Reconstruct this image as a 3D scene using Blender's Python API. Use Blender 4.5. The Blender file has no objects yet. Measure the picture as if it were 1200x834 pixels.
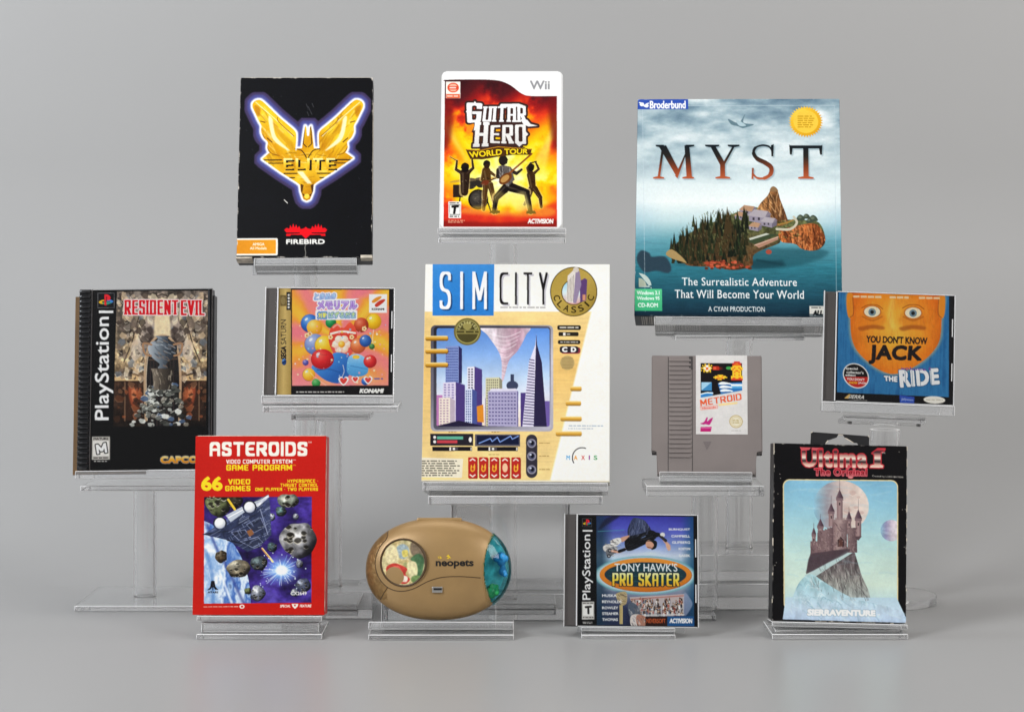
import bpy, bmesh, math, random
import numpy as np
from mathutils import Vector, Matrix, Euler

# ---------------------------------------------------------------- camera, world, lamps, exposure
SC = bpy.context.scene
COL = SC.collection
PXF, HORIZON, CAMH, YOFF = 2500.0, 290.0, 0.415, 2.4     # focal length in picture widths*1200, eye level row, lens height, lens distance

def at(px, py, d):
    """point of the place seen at (px, py) of the 1200 wide photograph, d metres from the lens"""
    return Vector(((px - 600) * d / PXF, d - YOFF, CAMH - (py - HORIZON) * d / PXF))

cam_d = bpy.data.cameras.new('camera')
cam = bpy.data.objects.new('camera', cam_d)
COL.objects.link(cam)
cam.location = (0, -YOFF, CAMH)
cam.rotation_euler = (math.pi / 2, 0, 0)
cam_d.sensor_width = 36
cam_d.lens = PXF * 36 / 1200
cam_d.shift_y = -(417 - HORIZON) / 1200
cam_d.clip_start = 0.05
cam_d.clip_end = 60
SC.camera = cam

w = bpy.data.worlds.new('World')
SC.world = w
w.use_nodes = True
bgn = w.node_tree.nodes['Background']
bgn.inputs[0].default_value = (0.95, 0.97, 1.0, 1)
# world light: dim ahead and behind, brightness added at both sides for the acrylic
_tc = w.node_tree.nodes.new('ShaderNodeTexCoord'); _sx = w.node_tree.nodes.new('ShaderNodeSeparateXYZ')
_ab = w.node_tree.nodes.new('ShaderNodeMath'); _ab.operation = 'ABSOLUTE'
_mr = w.node_tree.nodes.new('ShaderNodeMapRange'); _mr.interpolation_type = 'SMOOTHSTEP'
for _k, _v in zip((1, 2, 3, 4), (0.72, 0.95, 0.20, 0.9)):
    _mr.inputs[_k].default_value = _v
w.node_tree.links.new(_tc.outputs['Generated'], _sx.inputs[0]); w.node_tree.links.new(_sx.outputs['X'], _ab.inputs[0])
w.node_tree.links.new(_ab.outputs[0], _mr.inputs[0]); w.node_tree.links.new(_mr.outputs[0], bgn.inputs[1])

def softbox(name, loc, target, size, power, colour=(1, 1, 1)):
    l = bpy.data.lights.new(name, 'AREA')
    l.shape = 'RECTANGLE'
    l.size, l.size_y = size
    l.energy = power
    l.color = colour
    o = bpy.data.objects.new(name, l)
    COL.objects.link(o)
    o.location = loc
    o.rotation_euler = (Vector(target) - Vector(loc)).to_track_quat('-Z', 'Y').to_euler()
    return o

softbox('key_softbox', (-1.75, -2.1, 1.75), (0.0, 0.0, 0.3), (0.9, 1.1), 64, (0.97, 0.985, 1.0))
softbox('fill_softbox', (1.85, -2.0, 1.5), (0.05, 0.0, 0.3), (0.9, 1.1), 29, (1.0, 0.965, 0.925))
softbox('top_softbox', (0.0, -0.2, 2.3), (0.0, -0.1, 0.0), (2.0, 0.9), 11, (1.0, 0.985, 0.97))
softbox('backdrop_softbox', (-1.45, -0.05, 1.4), (-0.95, 0.77, 0.85), (0.5, 0.5), 7.5, (0.88, 0.94, 1.0))
softbox('backdrop_softbox', (1.45, -0.05, 1.4), (0.95, 0.77, 0.85), (0.5, 0.5), 5.5, (1.0, 0.95, 0.89))

SC.view_settings.view_transform = 'Standard'
SC.view_settings.look = 'None'
SC.view_settings.exposure = 0.0
SC.view_settings.gamma = 1.0
SC.view_settings.use_curve_mapping = False
SC.cycles.use_denoising = True
SC.cycles.max_bounces = 24
SC.cycles.transmission_bounces = 20
SC.cycles.transparent_max_bounces = 24
SC.cycles.glossy_bounces = 8
SC.cycles.diffuse_bounces = 4
SC.cycles.caustics_refractive = True
SC.cycles.caustics_reflective = False
SC.cycles.blur_glossy = 0.3
SC.cycles.sample_clamp_indirect = 4.0

# ---------------------------------------------------------------- printing press: covers are drawn as pigment on a fine sheet of vertices
def hexc(h):
    if isinstance(h, str):
        h = h.lstrip('#')
        return np.array([int(h[i:i + 2], 16) / 255 for i in (0, 2, 4)], np.float32)
    return np.array(h, np.float32)

def s2l(a):
    a = np.clip(a, 0, 1)
    return np.where(a <= 0.04045, a / 12.92, ((a + 0.055) / 1.055) ** 2.4)

def scan(polys, h, wd):
    """union of polygons (pixel coordinates) as a 0/1 mask of h x wd"""
    f = np.zeros((h, wd + 1), np.int16)
    X0, Y0, X1, Y1, SG = [], [], [], [], []
    for p in polys:
        p = np.asarray(p, np.float64)
        q = np.roll(p, -1, 0)
        a = np.sum(p[:, 0] * q[:, 1] - q[:, 0] * p[:, 1])
        X0.append(p[:, 0]); Y0.append(p[:, 1]); X1.append(q[:, 0]); Y1.append(q[:, 1])
        SG.append(np.full(len(p), 1 if a > 0 else -1))
    if not X0:
        return f[:, :wd].astype(np.float32)
    x0, y0, x1, y1, sg = map(np.concatenate, (X0, Y0, X1, Y1, SG))
    k = y0 != y1
    x0, y0, x1, y1, sg = x0[k], y0[k], x1[k], y1[k], sg[k]
    up = y1 > y0
    lo = np.where(up, y0, y1); hi = np.where(up, y1, y0)
    r0 = np.clip(np.ceil(lo - .5), 0, h).astype(int); r1 = np.clip(np.ceil(hi - .5), 0, h).astype(int)
    n = np.maximum(r1 - r0, 0)
    idx = np.repeat(np.arange(len(n)), n)
    if len(idx) == 0:
        return f[:, :wd].astype(np.float32)
    row = r0[idx] + (np.arange(len(idx)) - np.repeat(np.cumsum(n) - n, n))
    xs = x0[idx] + (row + .5 - y0[idx]) * (x1 - x0)[idx] / (y1 - y0)[idx]
    c = np.clip(np.ceil(xs - .5), 0, wd).astype(int)
    np.add.at(f, (row, c), (sg * np.where(up, 1, -1))[idx].astype(np.int16))
    return (np.cumsum(f, 1)[:, :wd] != 0).astype(np.float32)

def boxblur(a, r):
    r = int(round(r))
    if r < 1:
        return a
    for ax in (0, 1):
        b = np.moveaxis(a, ax, 0)
        pad = np.concatenate([np.repeat(b[:1], r + 1, 0), b, np.repeat(b[-1:], r, 0)])
        cs = np.cumsum(pad, 0, dtype=np.float64)
        b = (cs[2 * r + 1:] - cs[:-2 * r - 1]) / (2 * r + 1)
        a = np.moveaxis(b, 0, ax)
    return a.astype(np.float32)

def blur(a, r):
    return boxblur(boxblur(a, r * .6), r * .6)

def dilate(a, r):
    r = int(round(r))
    for i in range(r):
        b = a.copy()
        b[1:] = np.maximum(b[1:], a[:-1]); b[:-1] = np.maximum(b[:-1], a[1:])
        c = b if i % 2 else a
        d = b.copy()
        d[:, 1:] = np.maximum(d[:, 1:], c[:, :-1]); d[:, :-1] = np.maximum(d[:, :-1], c[:, 1:])
        a = d
    return a

def noise(h, wd, cell, seed, octv=4):
    """smooth fractal noise 0..1; cell = size of the largest lumps in pixels (scalar or (y, x))"""
    rg = np.random.RandomState(seed)
    cy, cx = cell if isinstance(cell, tuple) else (cell, cell)
    out = np.zeros((h, wd), np.float32); amp, tot = 1.0, 0.0
    for o in range(octv):
        ny, nx = int(h / cy) + 3, int(wd / cx) + 3
        g = rg.rand(ny, nx).astype(np.float32)
        y = np.arange(h) / cy; x = np.arange(wd) / cx
        yi = y.astype(int); xi = x.astype(int)
        ty = (y - yi); tx = (x - xi)
        ty = (ty * ty * (3 - 2 * ty))[:, None]; tx = (tx * tx * (3 - 2 * tx))[None]
        a = g[yi][:, xi]; b = g[yi][:, xi + 1]; c = g[yi + 1][:, xi]; d = g[yi + 1][:, xi + 1]
        out += amp * ((a * (1 - tx) + b * tx) * (1 - ty) + (c * (1 - tx) + d * tx) * ty)
        tot += amp; amp *= .5; cy = max(cy / 2, 1.01); cx = max(cx / 2, 1.01)
    return out / tot

def smooth(pts, n=6, closed=True):
    """Catmull-Rom curve through the points"""
    p = np.asarray(pts, float); m = len(p); out = []
    for i in range(m if closed else m - 1):
        a, b, c, d = (p[(i + k) % m] for k in (-1, 0, 1, 2)) if closed else (p[max(i - 1, 0)], p[i], p[i + 1], p[min(i + 2, m - 1)])
        for t in np.arange(n) / n:
            out.append(.5 * (2 * b + (c - a) * t + (2 * a - 5 * b + 4 * c - d) * t * t + (3 * b - a - 3 * c + d) * t ** 3))
    if not closed:
        out.append(p[-1])
    return np.array(out)

def ell(cx, cy, rx, ry=None, rot=0, n=48):
    ry = rx if ry is None else ry
    t = np.arange(n) * 2 * math.pi / n
    x, y = rx * np.cos(t), ry * np.sin(t)
    c, s = math.cos(math.radians(rot)), math.sin(math.radians(rot))
    return np.stack([cx + x * c - y * s, cy + x * s + y * c], 1)

def rrect(x0, y0, x1, y1, r, n=6):
    out = []
    for cx, cy, a in ((x1 - r, y0 + r, -90), (x1 - r, y1 - r, 0), (x0 + r, y1 - r, 90), (x0 + r, y0 + r, 180)):
        for k in range(n + 1):
            t = math.radians(a + 90 * k / n)
            out.append((cx + r * math.cos(t), cy + r * math.sin(t)))
    return np.array(out)

def rect(x0, y0, x1, y1):
    return np.array([(x0, y0), (x1, y0), (x1, y1), (x0, y1)], float)

def hull(pts):
    pts = sorted(map(tuple, pts))
    def half(ps):
        o = []
        for p in ps:
            while len(o) > 1 and (o[-1][0] - o[-2][0]) * (p[1] - o[-2][1]) - (o[-1][1] - o[-2][1]) * (p[0] - o[-2][0]) <= 0:
                o.pop()
            o.append(p)
        return o
    a, b = half(pts), half(pts[::-1])
    return np.array(a[:-1] + b[:-1])

def strokes(lines, wx, wy=None, roundcap=True):
    """polygons of polylines swept by a nib (round ellipse or rectangle)"""
    wy = wx if wy is None else wy
    nib = ell(0, 0, wx / 2, wy / 2, n=16) if roundcap else np.array([(-wx, -wy), (wx, -wy), (wx, wy), (-wx, wy)]) / 2
    out = []
    for ln in lines:
        ln = np.asarray(ln, float)
        if len(ln) == 1:
            out.append(ln[0] + nib)
        for a, b in zip(ln[:-1], ln[1:]):
            out.append(hull(np.concatenate([a + nib, b + nib])))
    return out

# single-line letters: (width, strokes); a third value 1 keeps the corner sharp
SK = {
 'A': (1, [[(0, 0), (0, 1), (1, 1), (1, 0)], [(0, .45), (1, .45)]]), 'a': (1, [[(0, 0), (.5, 1, 1), (1, 0)], [(.2, .33), (.8, .33)]]),
 'B': (1, [[(0, 0, 1), (0, 1, 1), (.9, 1), (.9, .52), (0, .52, 1)], [(.5, .52), (1, .52), (1, 0), (0, 0, 1)]]),
 'C': (1, [[(1, 1), (0, 1), (0, 0), (1, 0)]]), 'c': (1, [[(1, .75), (1, 1), (0, 1), (0, 0), (1, 0), (1, .25)]]),
 'D': (1, [[(0, 0, 1), (0, 1, 1), (1, 1), (1, 0), (0, 0, 1), (0, .1, 1)]]),
 'E': (.85, [[(1, 1), (0, 1), (0, 0), (1, 0)], [(0, .5), (.85, .5)]]), 'e': (.85, [[(1, 1, 1), (0, 1, 1), (0, 0, 1), (1, 0, 1)], [(0, .5), (.85, .5)]]),
 'F': (.8, [[(1, 1), (0, 1), (0, 0)], [(0, .5), (.8, .5)]]),
 'G': (1, [[(1, .8), (1, 1), (0, 1), (0, 0), (1, 0), (1, .5, 1), (.55, .5)]]), 'H': (1, [[(0, 0), (0, 1)], [(1, 0), (1, 1)], [(0, .5), (1, .5)]]),
 'I': (0, [[(0, 0), (0, 1)]]), 'J': (.7, [[(1, 1), (1, 0), (0, 0), (0, .2)]]),
 'K': (1, [[(0, 0), (0, 1)], [(.95, 1), (.05, .5), (1, 0)]]), 'L': (.75, [[(0, 1), (0, 0, 1), (1, 0)]]),
 'M': (1.25, [[(0, 0), (0, 1, 1), (.5, .25, 1), (1, 1, 1), (1, 0)]]), 'm': (1.3, [[(0, 0), (0, 1, 1), (1, 1), (1, 0)], [(.5, 0), (.5, 1)]]), 'N': (1, [[(0, 0), (0, 1, 1), (1, 0, 1), (1, 1)]]),
 'n': (1, [[(0, 0), (0, 1, 1), (1, 1), (1, 0)]]),
 'O': (1, [[(.5, 1, 1), (0, 1), (0, 0), (1, 0), (1, 1), (.5, 1, 1), (.4, 1)]]),
 'P': (1, [[(0, 0), (0, 1, 1), (1, 1), (1, .45), (0, .45, 1)]]),
 'R': (1, [[(0, 0), (0, 1, 1), (1, 1), (1, .47), (0, .47, 1)], [(.5, .47), (1, 0)]]),
 'r': (1, [[(0, 0), (0, 1, 1), (1, 1), (1, .5), (0, .5, 1)], [(.5, .5), (.95, .5), (.95, 0)]]),
 'S': (.9, [[(1, .82), (1, 1), (0, 1), (0, .52), (1, .48), (1, 0), (0, 0), (0, .18)]]),
 's': (.9, [[(1, 1), (0, 1), (0, .52), (1, .48), (1, 0), (0, 0)]]),
 'T': (1, [[(0, 1), (1, 1)], [(.5, 1), (.5, 0)]]), 'U': (1, [[(0, 1), (0, 0), (1, 0), (1, 1)]]),
 'V': (1, [[(0, 1), (.5, 0, 1), (1, 1)]]), 'W': (1.4, [[(0, 1), (.25, 0, 1), (.5, .8, 1), (.75, 0, 1), (1, 1)]]),
 'X': (1, [[(0, 0), (1, 1)], [(0, 1), (1, 0)]]), 'Y': (1, [[(0, 1), (.5, .48, 1), (1, 1)], [(.5, .48), (.5, 0)]]),
 'Z': (1, [[(0, 1), (1, 1, 1), (0, 0, 1), (1, 0)]]), ' ': (.35, []), "'": (0, [[(0, 1), (0, .8)]]), '+': (.4, [[(0, .3), (1, .3)], [(.5, .5), (.5, .1)]]), '.': (0, [[(0, .05)]]),
 '\u2022': (.1, [[(0, .5)]]), '/': (.5, [[(0, 0), (1, 1)]]), '-': (.4, [[(0, .5), (1, .5)]]),
}

def skeleton(s, asp, gap, r, nib, serif=0, roundcap=False):
    """letter polygons; height 1, letter width asp, gap between letters, r = corner rounding, nib = (wx, wy)"""
    x, out = 0.0, []
    for ch in s:
        wd, lines = SK.get(ch, SK[' '])
        wd *= asp
        for ln in lines:
            pts = [np.array([p[0] * wd, p[1]]) for p in ln]
            sh = [len(p) > 2 for p in ln]
            res = [pts[0]]
            for i in range(1, len(pts) - 1):
                a, b, c = pts[i - 1], pts[i], pts[i + 1]
                la, lc = np.linalg.norm(a - b), np.linalg.norm(c - b)
                if r <= 0 or sh[i] or la < 1e-6 or lc < 1e-6:
                    res.append(b); continue
                da, dc = min(r, la * .5), min(r, lc * .5)
                p, q = b + (a - b) / la * da, b + (c - b) / lc * dc
                for t in np.linspace(0, 1, 7):
                    res.append((1 - t) ** 2 * p + 2 * t * (1 - t) * b + t * t * q)
            res.append(pts[-1])
            out += [g + np.array([x, 0]) for g in strokes([res], nib[0], nib[1], roundcap)]
            if serif and len(pts) > 1:
                for e, f in ((pts[0], pts[1]), (pts[-1], pts[-2])):
                    if e[1] in (0, 1) and abs(f[1] - e[1]) > .3:
                        hw = nib[0] / 2 + serif
                        y0 = e[1] - nib[1] / 2 if e[1] == 0 else e[1] - nib[1] / 2
                        out.append(rect(x + e[0] - hw, y0, x + e[0] + hw, y0 + nib[1]))
        x += wd + gap + nib[0]
    return out

FONTCACHE = {}
def glyphs(s, bold=0.0, shear=0.0, space=1.0):
    """triangles of a line of built-in font text"""
    key = (s, bold, shear, space)
    if key not in FONTCACHE:
        cu = bpy.data.curves.new('txt', 'FONT')
        cu.body = s; cu.size = 1; cu.offset = bold; cu.shear = shear; cu.space_character = space; cu.resolution_u = 3
        o = bpy.data.objects.new('txt', cu)
        me = bpy.data.meshes.new_from_object(o)
        v = np.empty(len(me.vertices) * 3); me.vertices.foreach_get('co', v); v = v.reshape(-1, 3)[:, :2]
        FONTCACHE[key] = [v[list(p.vertices)] for p in me.polygons]
        bpy.data.objects.remove(o); bpy.data.curves.remove(cu); bpy.data.meshes.remove(me)
    return FONTCACHE[key]

def fit(polys, box, rot=0):
    """map polygons (y up) into box x0,y0,x1,y1 (y down) or a quad TL,TR,BR,BL; rot = 90 reads upward"""
    allp = np.concatenate(polys)
    mn, mx = allp.min(0), allp.max(0)
    if len(box) == 4 and not hasattr(box[0], '__len__'):
        x0, y0, x1, y1 = box
        q = [(x0, y0), (x1, y0), (x1, y1), (x0, y1)]
    else:
        q = list(box)
    if rot == 90:
        q = [q[3], q[0], q[1], q[2]]
    q = np.array(q, float)
    out = []
    for p in polys:
        u = ((p - mn) / (mx - mn))
        s, t = u[:, :1], 1 - u[:, 1:]
        out.append(q[0] * (1 - s) * (1 - t) + q[1] * s * (1 - t) + q[2] * s * t + q[3] * (1 - s) * t)
    return out

class Art:
    S = 6
    def __init__(self, quad, bg):
        q = np.array(quad, float)
        self.Wu = (np.linalg.norm(q[1] - q[0]) + np.linalg.norm(q[2] - q[3])) / 2
        self.Hu = (np.linalg.norm(q[3] - q[0]) + np.linalg.norm(q[2] - q[1])) / 2
        self.nx, self.ny = int(round(self.Wu * 2)), int(round(self.Hu * 2))
        self.w, self.h = self.nx * 3, self.ny * 3
        dst = np.array([(0, 0), (self.w, 0), (self.w, self.h), (0, self.h)], float)
        A, b = [], []
        for (x, y), (u, v) in zip(q, dst):
            A.append([x, y, 1, 0, 0, 0, -u * x, -u * y]); b.append(u)
            A.append([0, 0, 0, x, y, 1, -v * x, -v * y]); b.append(v)
        self.Hm = np.append(np.linalg.solve(np.array(A), np.array(b)), 1).reshape(3, 3)
        self.c = np.empty((self.h, self.w, 3), np.float32); self.c[:] = hexc(bg)
        self.id = np.zeros((self.h, self.w), np.uint8)
        self.names = {}
        self.frame(0, 0, 1)
    def frame(self, ox, oy, sc):
        self.f = (ox, oy, sc)
    def T(self, p):
        p = np.asarray(p, float)
        x = self.f[0] + p[:, 0] * self.f[2]; y = self.f[1] + p[:, 1] * self.f[2]
        d = self.Hm[2, 0] * x + self.Hm[2, 1] * y + 1
        return np.stack([(self.Hm[0, 0] * x + self.Hm[0, 1] * y + self.Hm[0, 2]) / d, (self.Hm[1, 0] * x + self.Hm[1, 1] * y + self.Hm[1, 2]) / d], 1)
    def px(self, v):
        return v * self.f[2] * self.w / self.Wu
    def mask(self, polys, pad=0):
        if isinstance(polys, np.ndarray) and polys.ndim == 2:
            polys = [polys]
        elif not isinstance(polys[0], np.ndarray) and not hasattr(polys[0][0], '__len__'):
            polys = [np.array(polys, float)]
        P = [self.T(p) for p in polys]
        a = np.concatenate(P)
        pad = int(pad) + 2
        x0, y0 = np.maximum(np.floor(a.min(0)).astype(int) - pad, 0)
        x1, y1 = np.minimum(np.ceil(a.max(0)).astype(int) + pad, (self.w, self.h))
        if x1 <= x0 or y1 <= y0:
            return (0, 0, np.zeros((1, 1), np.float32))
        return (y0, x0, scan([p - np.array([x0, y0]) for p in P], y1 - y0, x1 - x0))
    def full(self):
        return (0, 0, np.ones((self.h, self.w), np.float32))
    def paint(self, m, col, alpha=1.0, part=None, clip=None):
        y0, x0, a = m
        hh, ww = a.shape
        if clip is not None:
            cy, cx, ca = clip
            big = np.zeros((self.h, self.w), np.float32)
            big[cy:cy + ca.shape[0], cx:cx + ca.shape[1]] = ca
            a = a * big[y0:y0 + hh, x0:x0 + ww]
        if callable(col) or (isinstance(col, (tuple, list)) and isinstance(col[0], str) and len(col[0]) == 1):
            ys, xs = np.nonzero(a > .01)
            if len(ys) == 0:
                return
            v = ((np.arange(hh) - ys.min()) / max(np.ptp(ys), 1))[:, None] * np.ones((1, ww))
            u = ((np.arange(ww) - xs.min()) / max(np.ptp(xs), 1))[None] * np.ones((hh, 1))
            if callable(col):
                C = col(u, v)
            else:
                k = col[0]
                t = {'v': v, 'h': u, 'd': (u + v) / 2, 'e': (1 - u + v) / 2, 'r': np.sqrt((u - .5) ** 2 + (v - .5) ** 2) * 2, 'b': np.sqrt((u - .35) ** 2 + (v - .3) ** 2) * 1.4}[k]
                C = self.ramp(t, col[1:])
        else:
            C = hexc(col)
        a = (a * alpha)[..., None]
        reg = self.c[y0:y0 + hh, x0:x0 + ww]
        reg[:] = reg * (1 - a) + C * a
        if part:
            self.part(m, part)
    def part(self, m, name):
        k = self.names.setdefault(name, len(self.names) + 1)
        y0, x0, a = m
        r = self.id[y0:y0 + a.shape[0], x0:x0 + a.shape[1]]
        r[a > .5] = k
    @staticmethod
    def ramp(t, cols):
        """colours are hex or (pos, hex)"""
        n = len(cols)
        ps = [c[0] if isinstance(c, tuple) else i / (n - 1) for i, c in enumerate(cols)]
        cs = np.array([hexc(c[1] if isinstance(c, tuple) else c) for c in cols])
        return np.stack([np.interp(t, ps, cs[:, k]) for k in range(3)], -1).astype(np.float32)
    def poly(self, pts, col, alpha=1.0, part=None, soft=0, clip=None):
        s = self.px(soft)
        m = self.mask(pts, pad=s * 2)
        if soft:
            m = (m[0], m[1], blur(m[2], s))
        self.paint(m, col, alpha, part, clip)
        return m
    def blob(self, pts, col, **k):
        return self.poly(smooth(pts), col, **k)
    def line(self, pts, w, col, curve=False, **k):
        if curve:
            pts = smooth(pts, closed=False)
        return self.poly(strokes([pts], w), col, **k)
    def edge(self, m, r, col, alpha=1.0, soft=0, part=None):
        """paint a band r (frame units) wider than mask m; call before painting m itself"""
        R = int(round(self.px(r))); s = self.px(soft)
        pad = R + int(s * 2) + 1
        y0, x0, a = m
        big = np.pad(a, pad)
        big = dilate(big, R)
        if soft:
            big = blur(big, s)
        Y0, X0 = y0 - pad, x0 - pad
        cy, cx = max(-Y0, 0), max(-X0, 0)
        big = big[cy:, cx:]; Y0 += cy; X0 += cx
        big = big[:self.h - Y0, :self.w - X0]
        m2 = (Y0, X0, big)
        self.paint(m2, col, alpha, part)
        return m2
    def text(self, s, box, col, bold=0.012, shear=0, space=1.0, rot=0, outline=None, part=None, alpha=1.0):
        """built-in font text fitted into box; outline = (colour, width)"""
        if not hasattr(box[0], '__len__'):
            x0, y0, x1, y1 = box
            box = [(x0, y0), (x1, y0), (x1, y1), (x0, y1)]
        q = np.array(box, float)
        tri = glyphs(s, 0.0, shear, space)
        allp = np.concatenate(tri); eh = np.ptp(allp[:, 1])
        hh = np.linalg.norm(q[1] - q[2]) if not rot else np.linalg.norm(q[1] - q[0])
        grow = bold * hh / eh
        r = self.px(grow)
        c = q.mean(0)
        dx = np.linalg.norm(q[1] - q[0]); dy = np.linalg.norm(q[3] - q[0])
        ux, uy = (q[1] - q[0]) / dx, (q[3] - q[0]) / dy
        rr = round(r) / self.px(1)
        q = np.array([q[0] + (ux + uy) * rr, q[1] + (uy - ux) * rr, q[2] - (ux + uy) * rr, q[3] + (ux - uy) * rr])
        m = self.mask(fit(tri, q, rot), pad=r + 2)
        m = (m[0], m[1], dilate(m[2], r))
        if outline:
            self.edge(m, outline[1], outline[0], part=part)
        self.paint(m, col, alpha, part)
        return m
    def title(self, s, box, col, asp=.5, gap=.12, r=.0, nib=(.2, .12), serif=0, roundcap=False, rot=0, outline=None, part=None):
        m = self.mask(fit(skeleton(s, asp, gap, r, nib, serif, roundcap), box, rot))
        if outline:
            self.edge(m, outline[1], outline[0], part=part)
        self.paint(m, col, 1.0, part)
        return m
    def serif(self, s, box, col, bold=0.0, ext=.07, thick=.05, space=1.06, part=None):
        """built-in font with slab feet added at base line, x height and cap height"""
        tri = glyphs(s, bold, 0, space)
        m = self.mask(fit(tri, box))
        y0, x0, a = m
        hh = a.shape[0] - 4
        allp = np.concatenate(tri); top, bot = allp[:, 1].max(), allp[:, 1].min()
        add = np.zeros_like(a)
        for lev in (0.0, .546, .727):
            row = 2 + (top - lev) / (top - bot) * hh
            t = max(2, int(thick * hh)); e = int(ext * hh)
            r0 = int(row - t) if lev == 0 else int(row)
            r0 = max(r0, 0); band = a[r0:r0 + t]
            if band.shape[0] == 0:
                continue
            b = dilate(np.pad(band, ((0, 0), (e, e))), 0)
            acc = np.zeros_like(band); run = band.copy()
            for k in range(1, e + 1):
                acc[:, k:] = np.maximum(acc[:, k:], band[:, :-k]); acc[:, :-k] = np.maximum(acc[:, :-k], band[:, k:])
            add[r0:r0 + t] = np.maximum(add[r0:r0 + t], acc)
        self.paint((y0, x0, np.maximum(a, add)), col, 1.0, part)
    def arc(self, s, cx, cy, r, a0, a1, size, col, bold=.02, inward=False, part=None):
        """letters set one by one along a circle, angles in degrees clockwise from the top"""
        n = len(s)
        for i, ch in enumerate(s):
            if ch == ' ':
                continue
            t = math.radians(a0 + (a1 - a0) * i / max(n - 1, 1))
            d = np.array([math.sin(t), -math.cos(t)])
            up = -d if inward else d
            rt = np.array([-up[1], up[0]])
            c = np.array([cx, cy]) + d * r
            wd = size * (.28 if ch in 'I1' else .8) / 2
            q = [c - rt * wd + up * size / 2, c + rt * wd + up * size / 2, c + rt * wd - up * size / 2, c - rt * wd - up * size / 2]
            self.text(ch, q, col, bold, part=part)
    def fine(self, box, rows, col, alpha=.8, seed=1, fillr=.8, part=None):
        """print too small to read: broken thin rules"""
        rg = random.Random(seed)
        x0, y0, x1, y1 = box
        ph = (y1 - y0) / rows; ps = []
        for k in range(rows):
            x = x0; xe = x1 - (x1 - x0) * rg.random() * (1 - fillr)
            while x < xe:
                l = ph * rg.uniform(.8, 3.2)
                ps.append(rect(x, y0 + ph * (k + .2), min(x + l, xe), y0 + ph * (k + .75)))
                x += l + ph * .45
        self.paint(self.mask(ps), col, alpha, part)
    def grain(self, m, cell, amp, seed=0, cellx=None):
        """uneven pigment inside mask m"""
        y0, x0, a = m
        cy = self.px(cell); cx = self.px(cellx) if cellx else cy
        nz = noise(a.shape[0], a.shape[1], (max(cy, 1.5), max(cx, 1.5)), seed) - .5
        reg = self.c[y0:y0 + a.shape[0], x0:x0 + a.shape[1]]
        reg *= (1 + (nz * 2 * amp * a)[..., None])
        np.clip(reg, 0, 1, out=reg)
    def strokes_in(self, m, box, n, cols, length, width, ang, seed, alpha=.5, spread=25):
        """brush strokes scattered in box, kept inside mask m"""
        rg = random.Random(seed)
        for k in range(n):
            x, y = rg.uniform(box[0], box[2]), rg.uniform(box[1], box[3])
            t = math.radians(ang + rg.uniform(-spread, spread)); l = length * rg.uniform(.5, 1.4)
            mx, my = x + l * .5 * math.cos(t) + rg.uniform(-.1, .1) * l, y + l * .5 * math.sin(t) + rg.uniform(-.1, .1) * l
            self.line([(x, y), (mx, my), (x + l * math.cos(t), y + l * math.sin(t))], width * rg.uniform(.5, 1.4), rg.choice(cols), alpha=alpha, clip=m)
    def wear(self, amt, seed, col='#cfc8bd', inner=0.0):
        """paper showing through along the rubbed edges of the panel"""
        h, wd = self.h, self.w
        y = np.minimum(np.arange(h), h - 1 - np.arange(h))[:, None]; x = np.minimum(np.arange(wd), wd - 1 - np.arange(wd))[None]
        d = np.minimum(y, x) / 6.0
        n = noise(h, wd, 30, seed, 5)
        cor = np.minimum(np.hypot(y, x) / 6.0 / 3, 9)
        k = (n - .47) * 9 * amt - d * 1.1 + np.clip(1.2 - cor, 0, 1) * 2 * amt
        a = np.clip(k, 0, 1)
        if inner:
            n2 = noise(h, wd, 9, seed + 5, 3)
            a = np.maximum(a, np.clip((n2 - 1 + inner * .3) * 14, 0, .6))
        self.paint((0, 0, a.astype(np.float32)), col)
    def done(self):
        c = self.c.reshape(self.ny, 3, self.nx, 3, 3).mean((1, 3))
        rg = np.random.RandomState(self.nx)
        c = c * (1 + (noise(self.ny, self.nx, 5, self.nx, 3) - .5)[..., None] * .045) + (rg.rand(self.ny, self.nx, 1) - .5) * .026 + (rg.rand(self.ny, self.nx, 3) - .5) * .02
        self.out = np.clip(s2l(c), 0.004, 0.86).astype(np.float32)
        self.pid = self.id[1::3, 1::3]
        return self

# ---------------------------------------------------------------- the printed covers (flat pigment only)
FACE = {   # corners of each front as seen in the photograph: used to proportion the print
 'winged': [(280.6, 91.2), (435, 91.2), (436.6, 302.1), (276.2, 302.1)],
 'band': [(518, 83.5), (659, 83.5), (658.5, 268), (515, 268)],
 'island': [(750.5, 116.2), (986.8, 116.2), (987.5, 371), (743, 371)],
 'horror': [(92.4, 339.4), (249, 337), (247, 550), (90, 550.5)],
 'balloon': [(311.3, 335.9), (462.5, 336.5), (462, 463.8), (307.5, 462.8)],
 'city': [(498.2, 309.4), (715.2, 309.4), (713.9, 564.8), (494, 564)],
 'cart': [(763.8, 416), (893, 416), (893.3, 557), (763, 557)],
 'quiz': [(966.6, 340.2), (1121, 345.3), (1118, 474.6), (962.7, 470.5)],
 'space': [(229, 510.5), (382, 510.5), (380.6, 721), (225.5, 719.4)],
 'skate': [(661.6, 601.2), (819, 602), (818.8, 735), (660, 733.8)],
 'castle': [(907.8, 519.6), (1063.2, 521.8), (1062, 730), (903.7, 726.8)],
}
def sub(face, u0, v0, u1, v1):
    """quad of the panel between fractions u (right) and v (down) of a face"""
    q = np.array(FACE[face], float)
    f = lambda u, v: q[0] * (1 - u) * (1 - v) + q[1] * u * (1 - v) + q[2] * u * v + q[3] * (1 - u) * v
    return [f(u0, v0), f(u1, v0), f(u1, v1), f(u0, v1)]

def mirror(pts, cx):
    return [(2 * cx - x, y) for x, y in pts][::-1]

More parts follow.
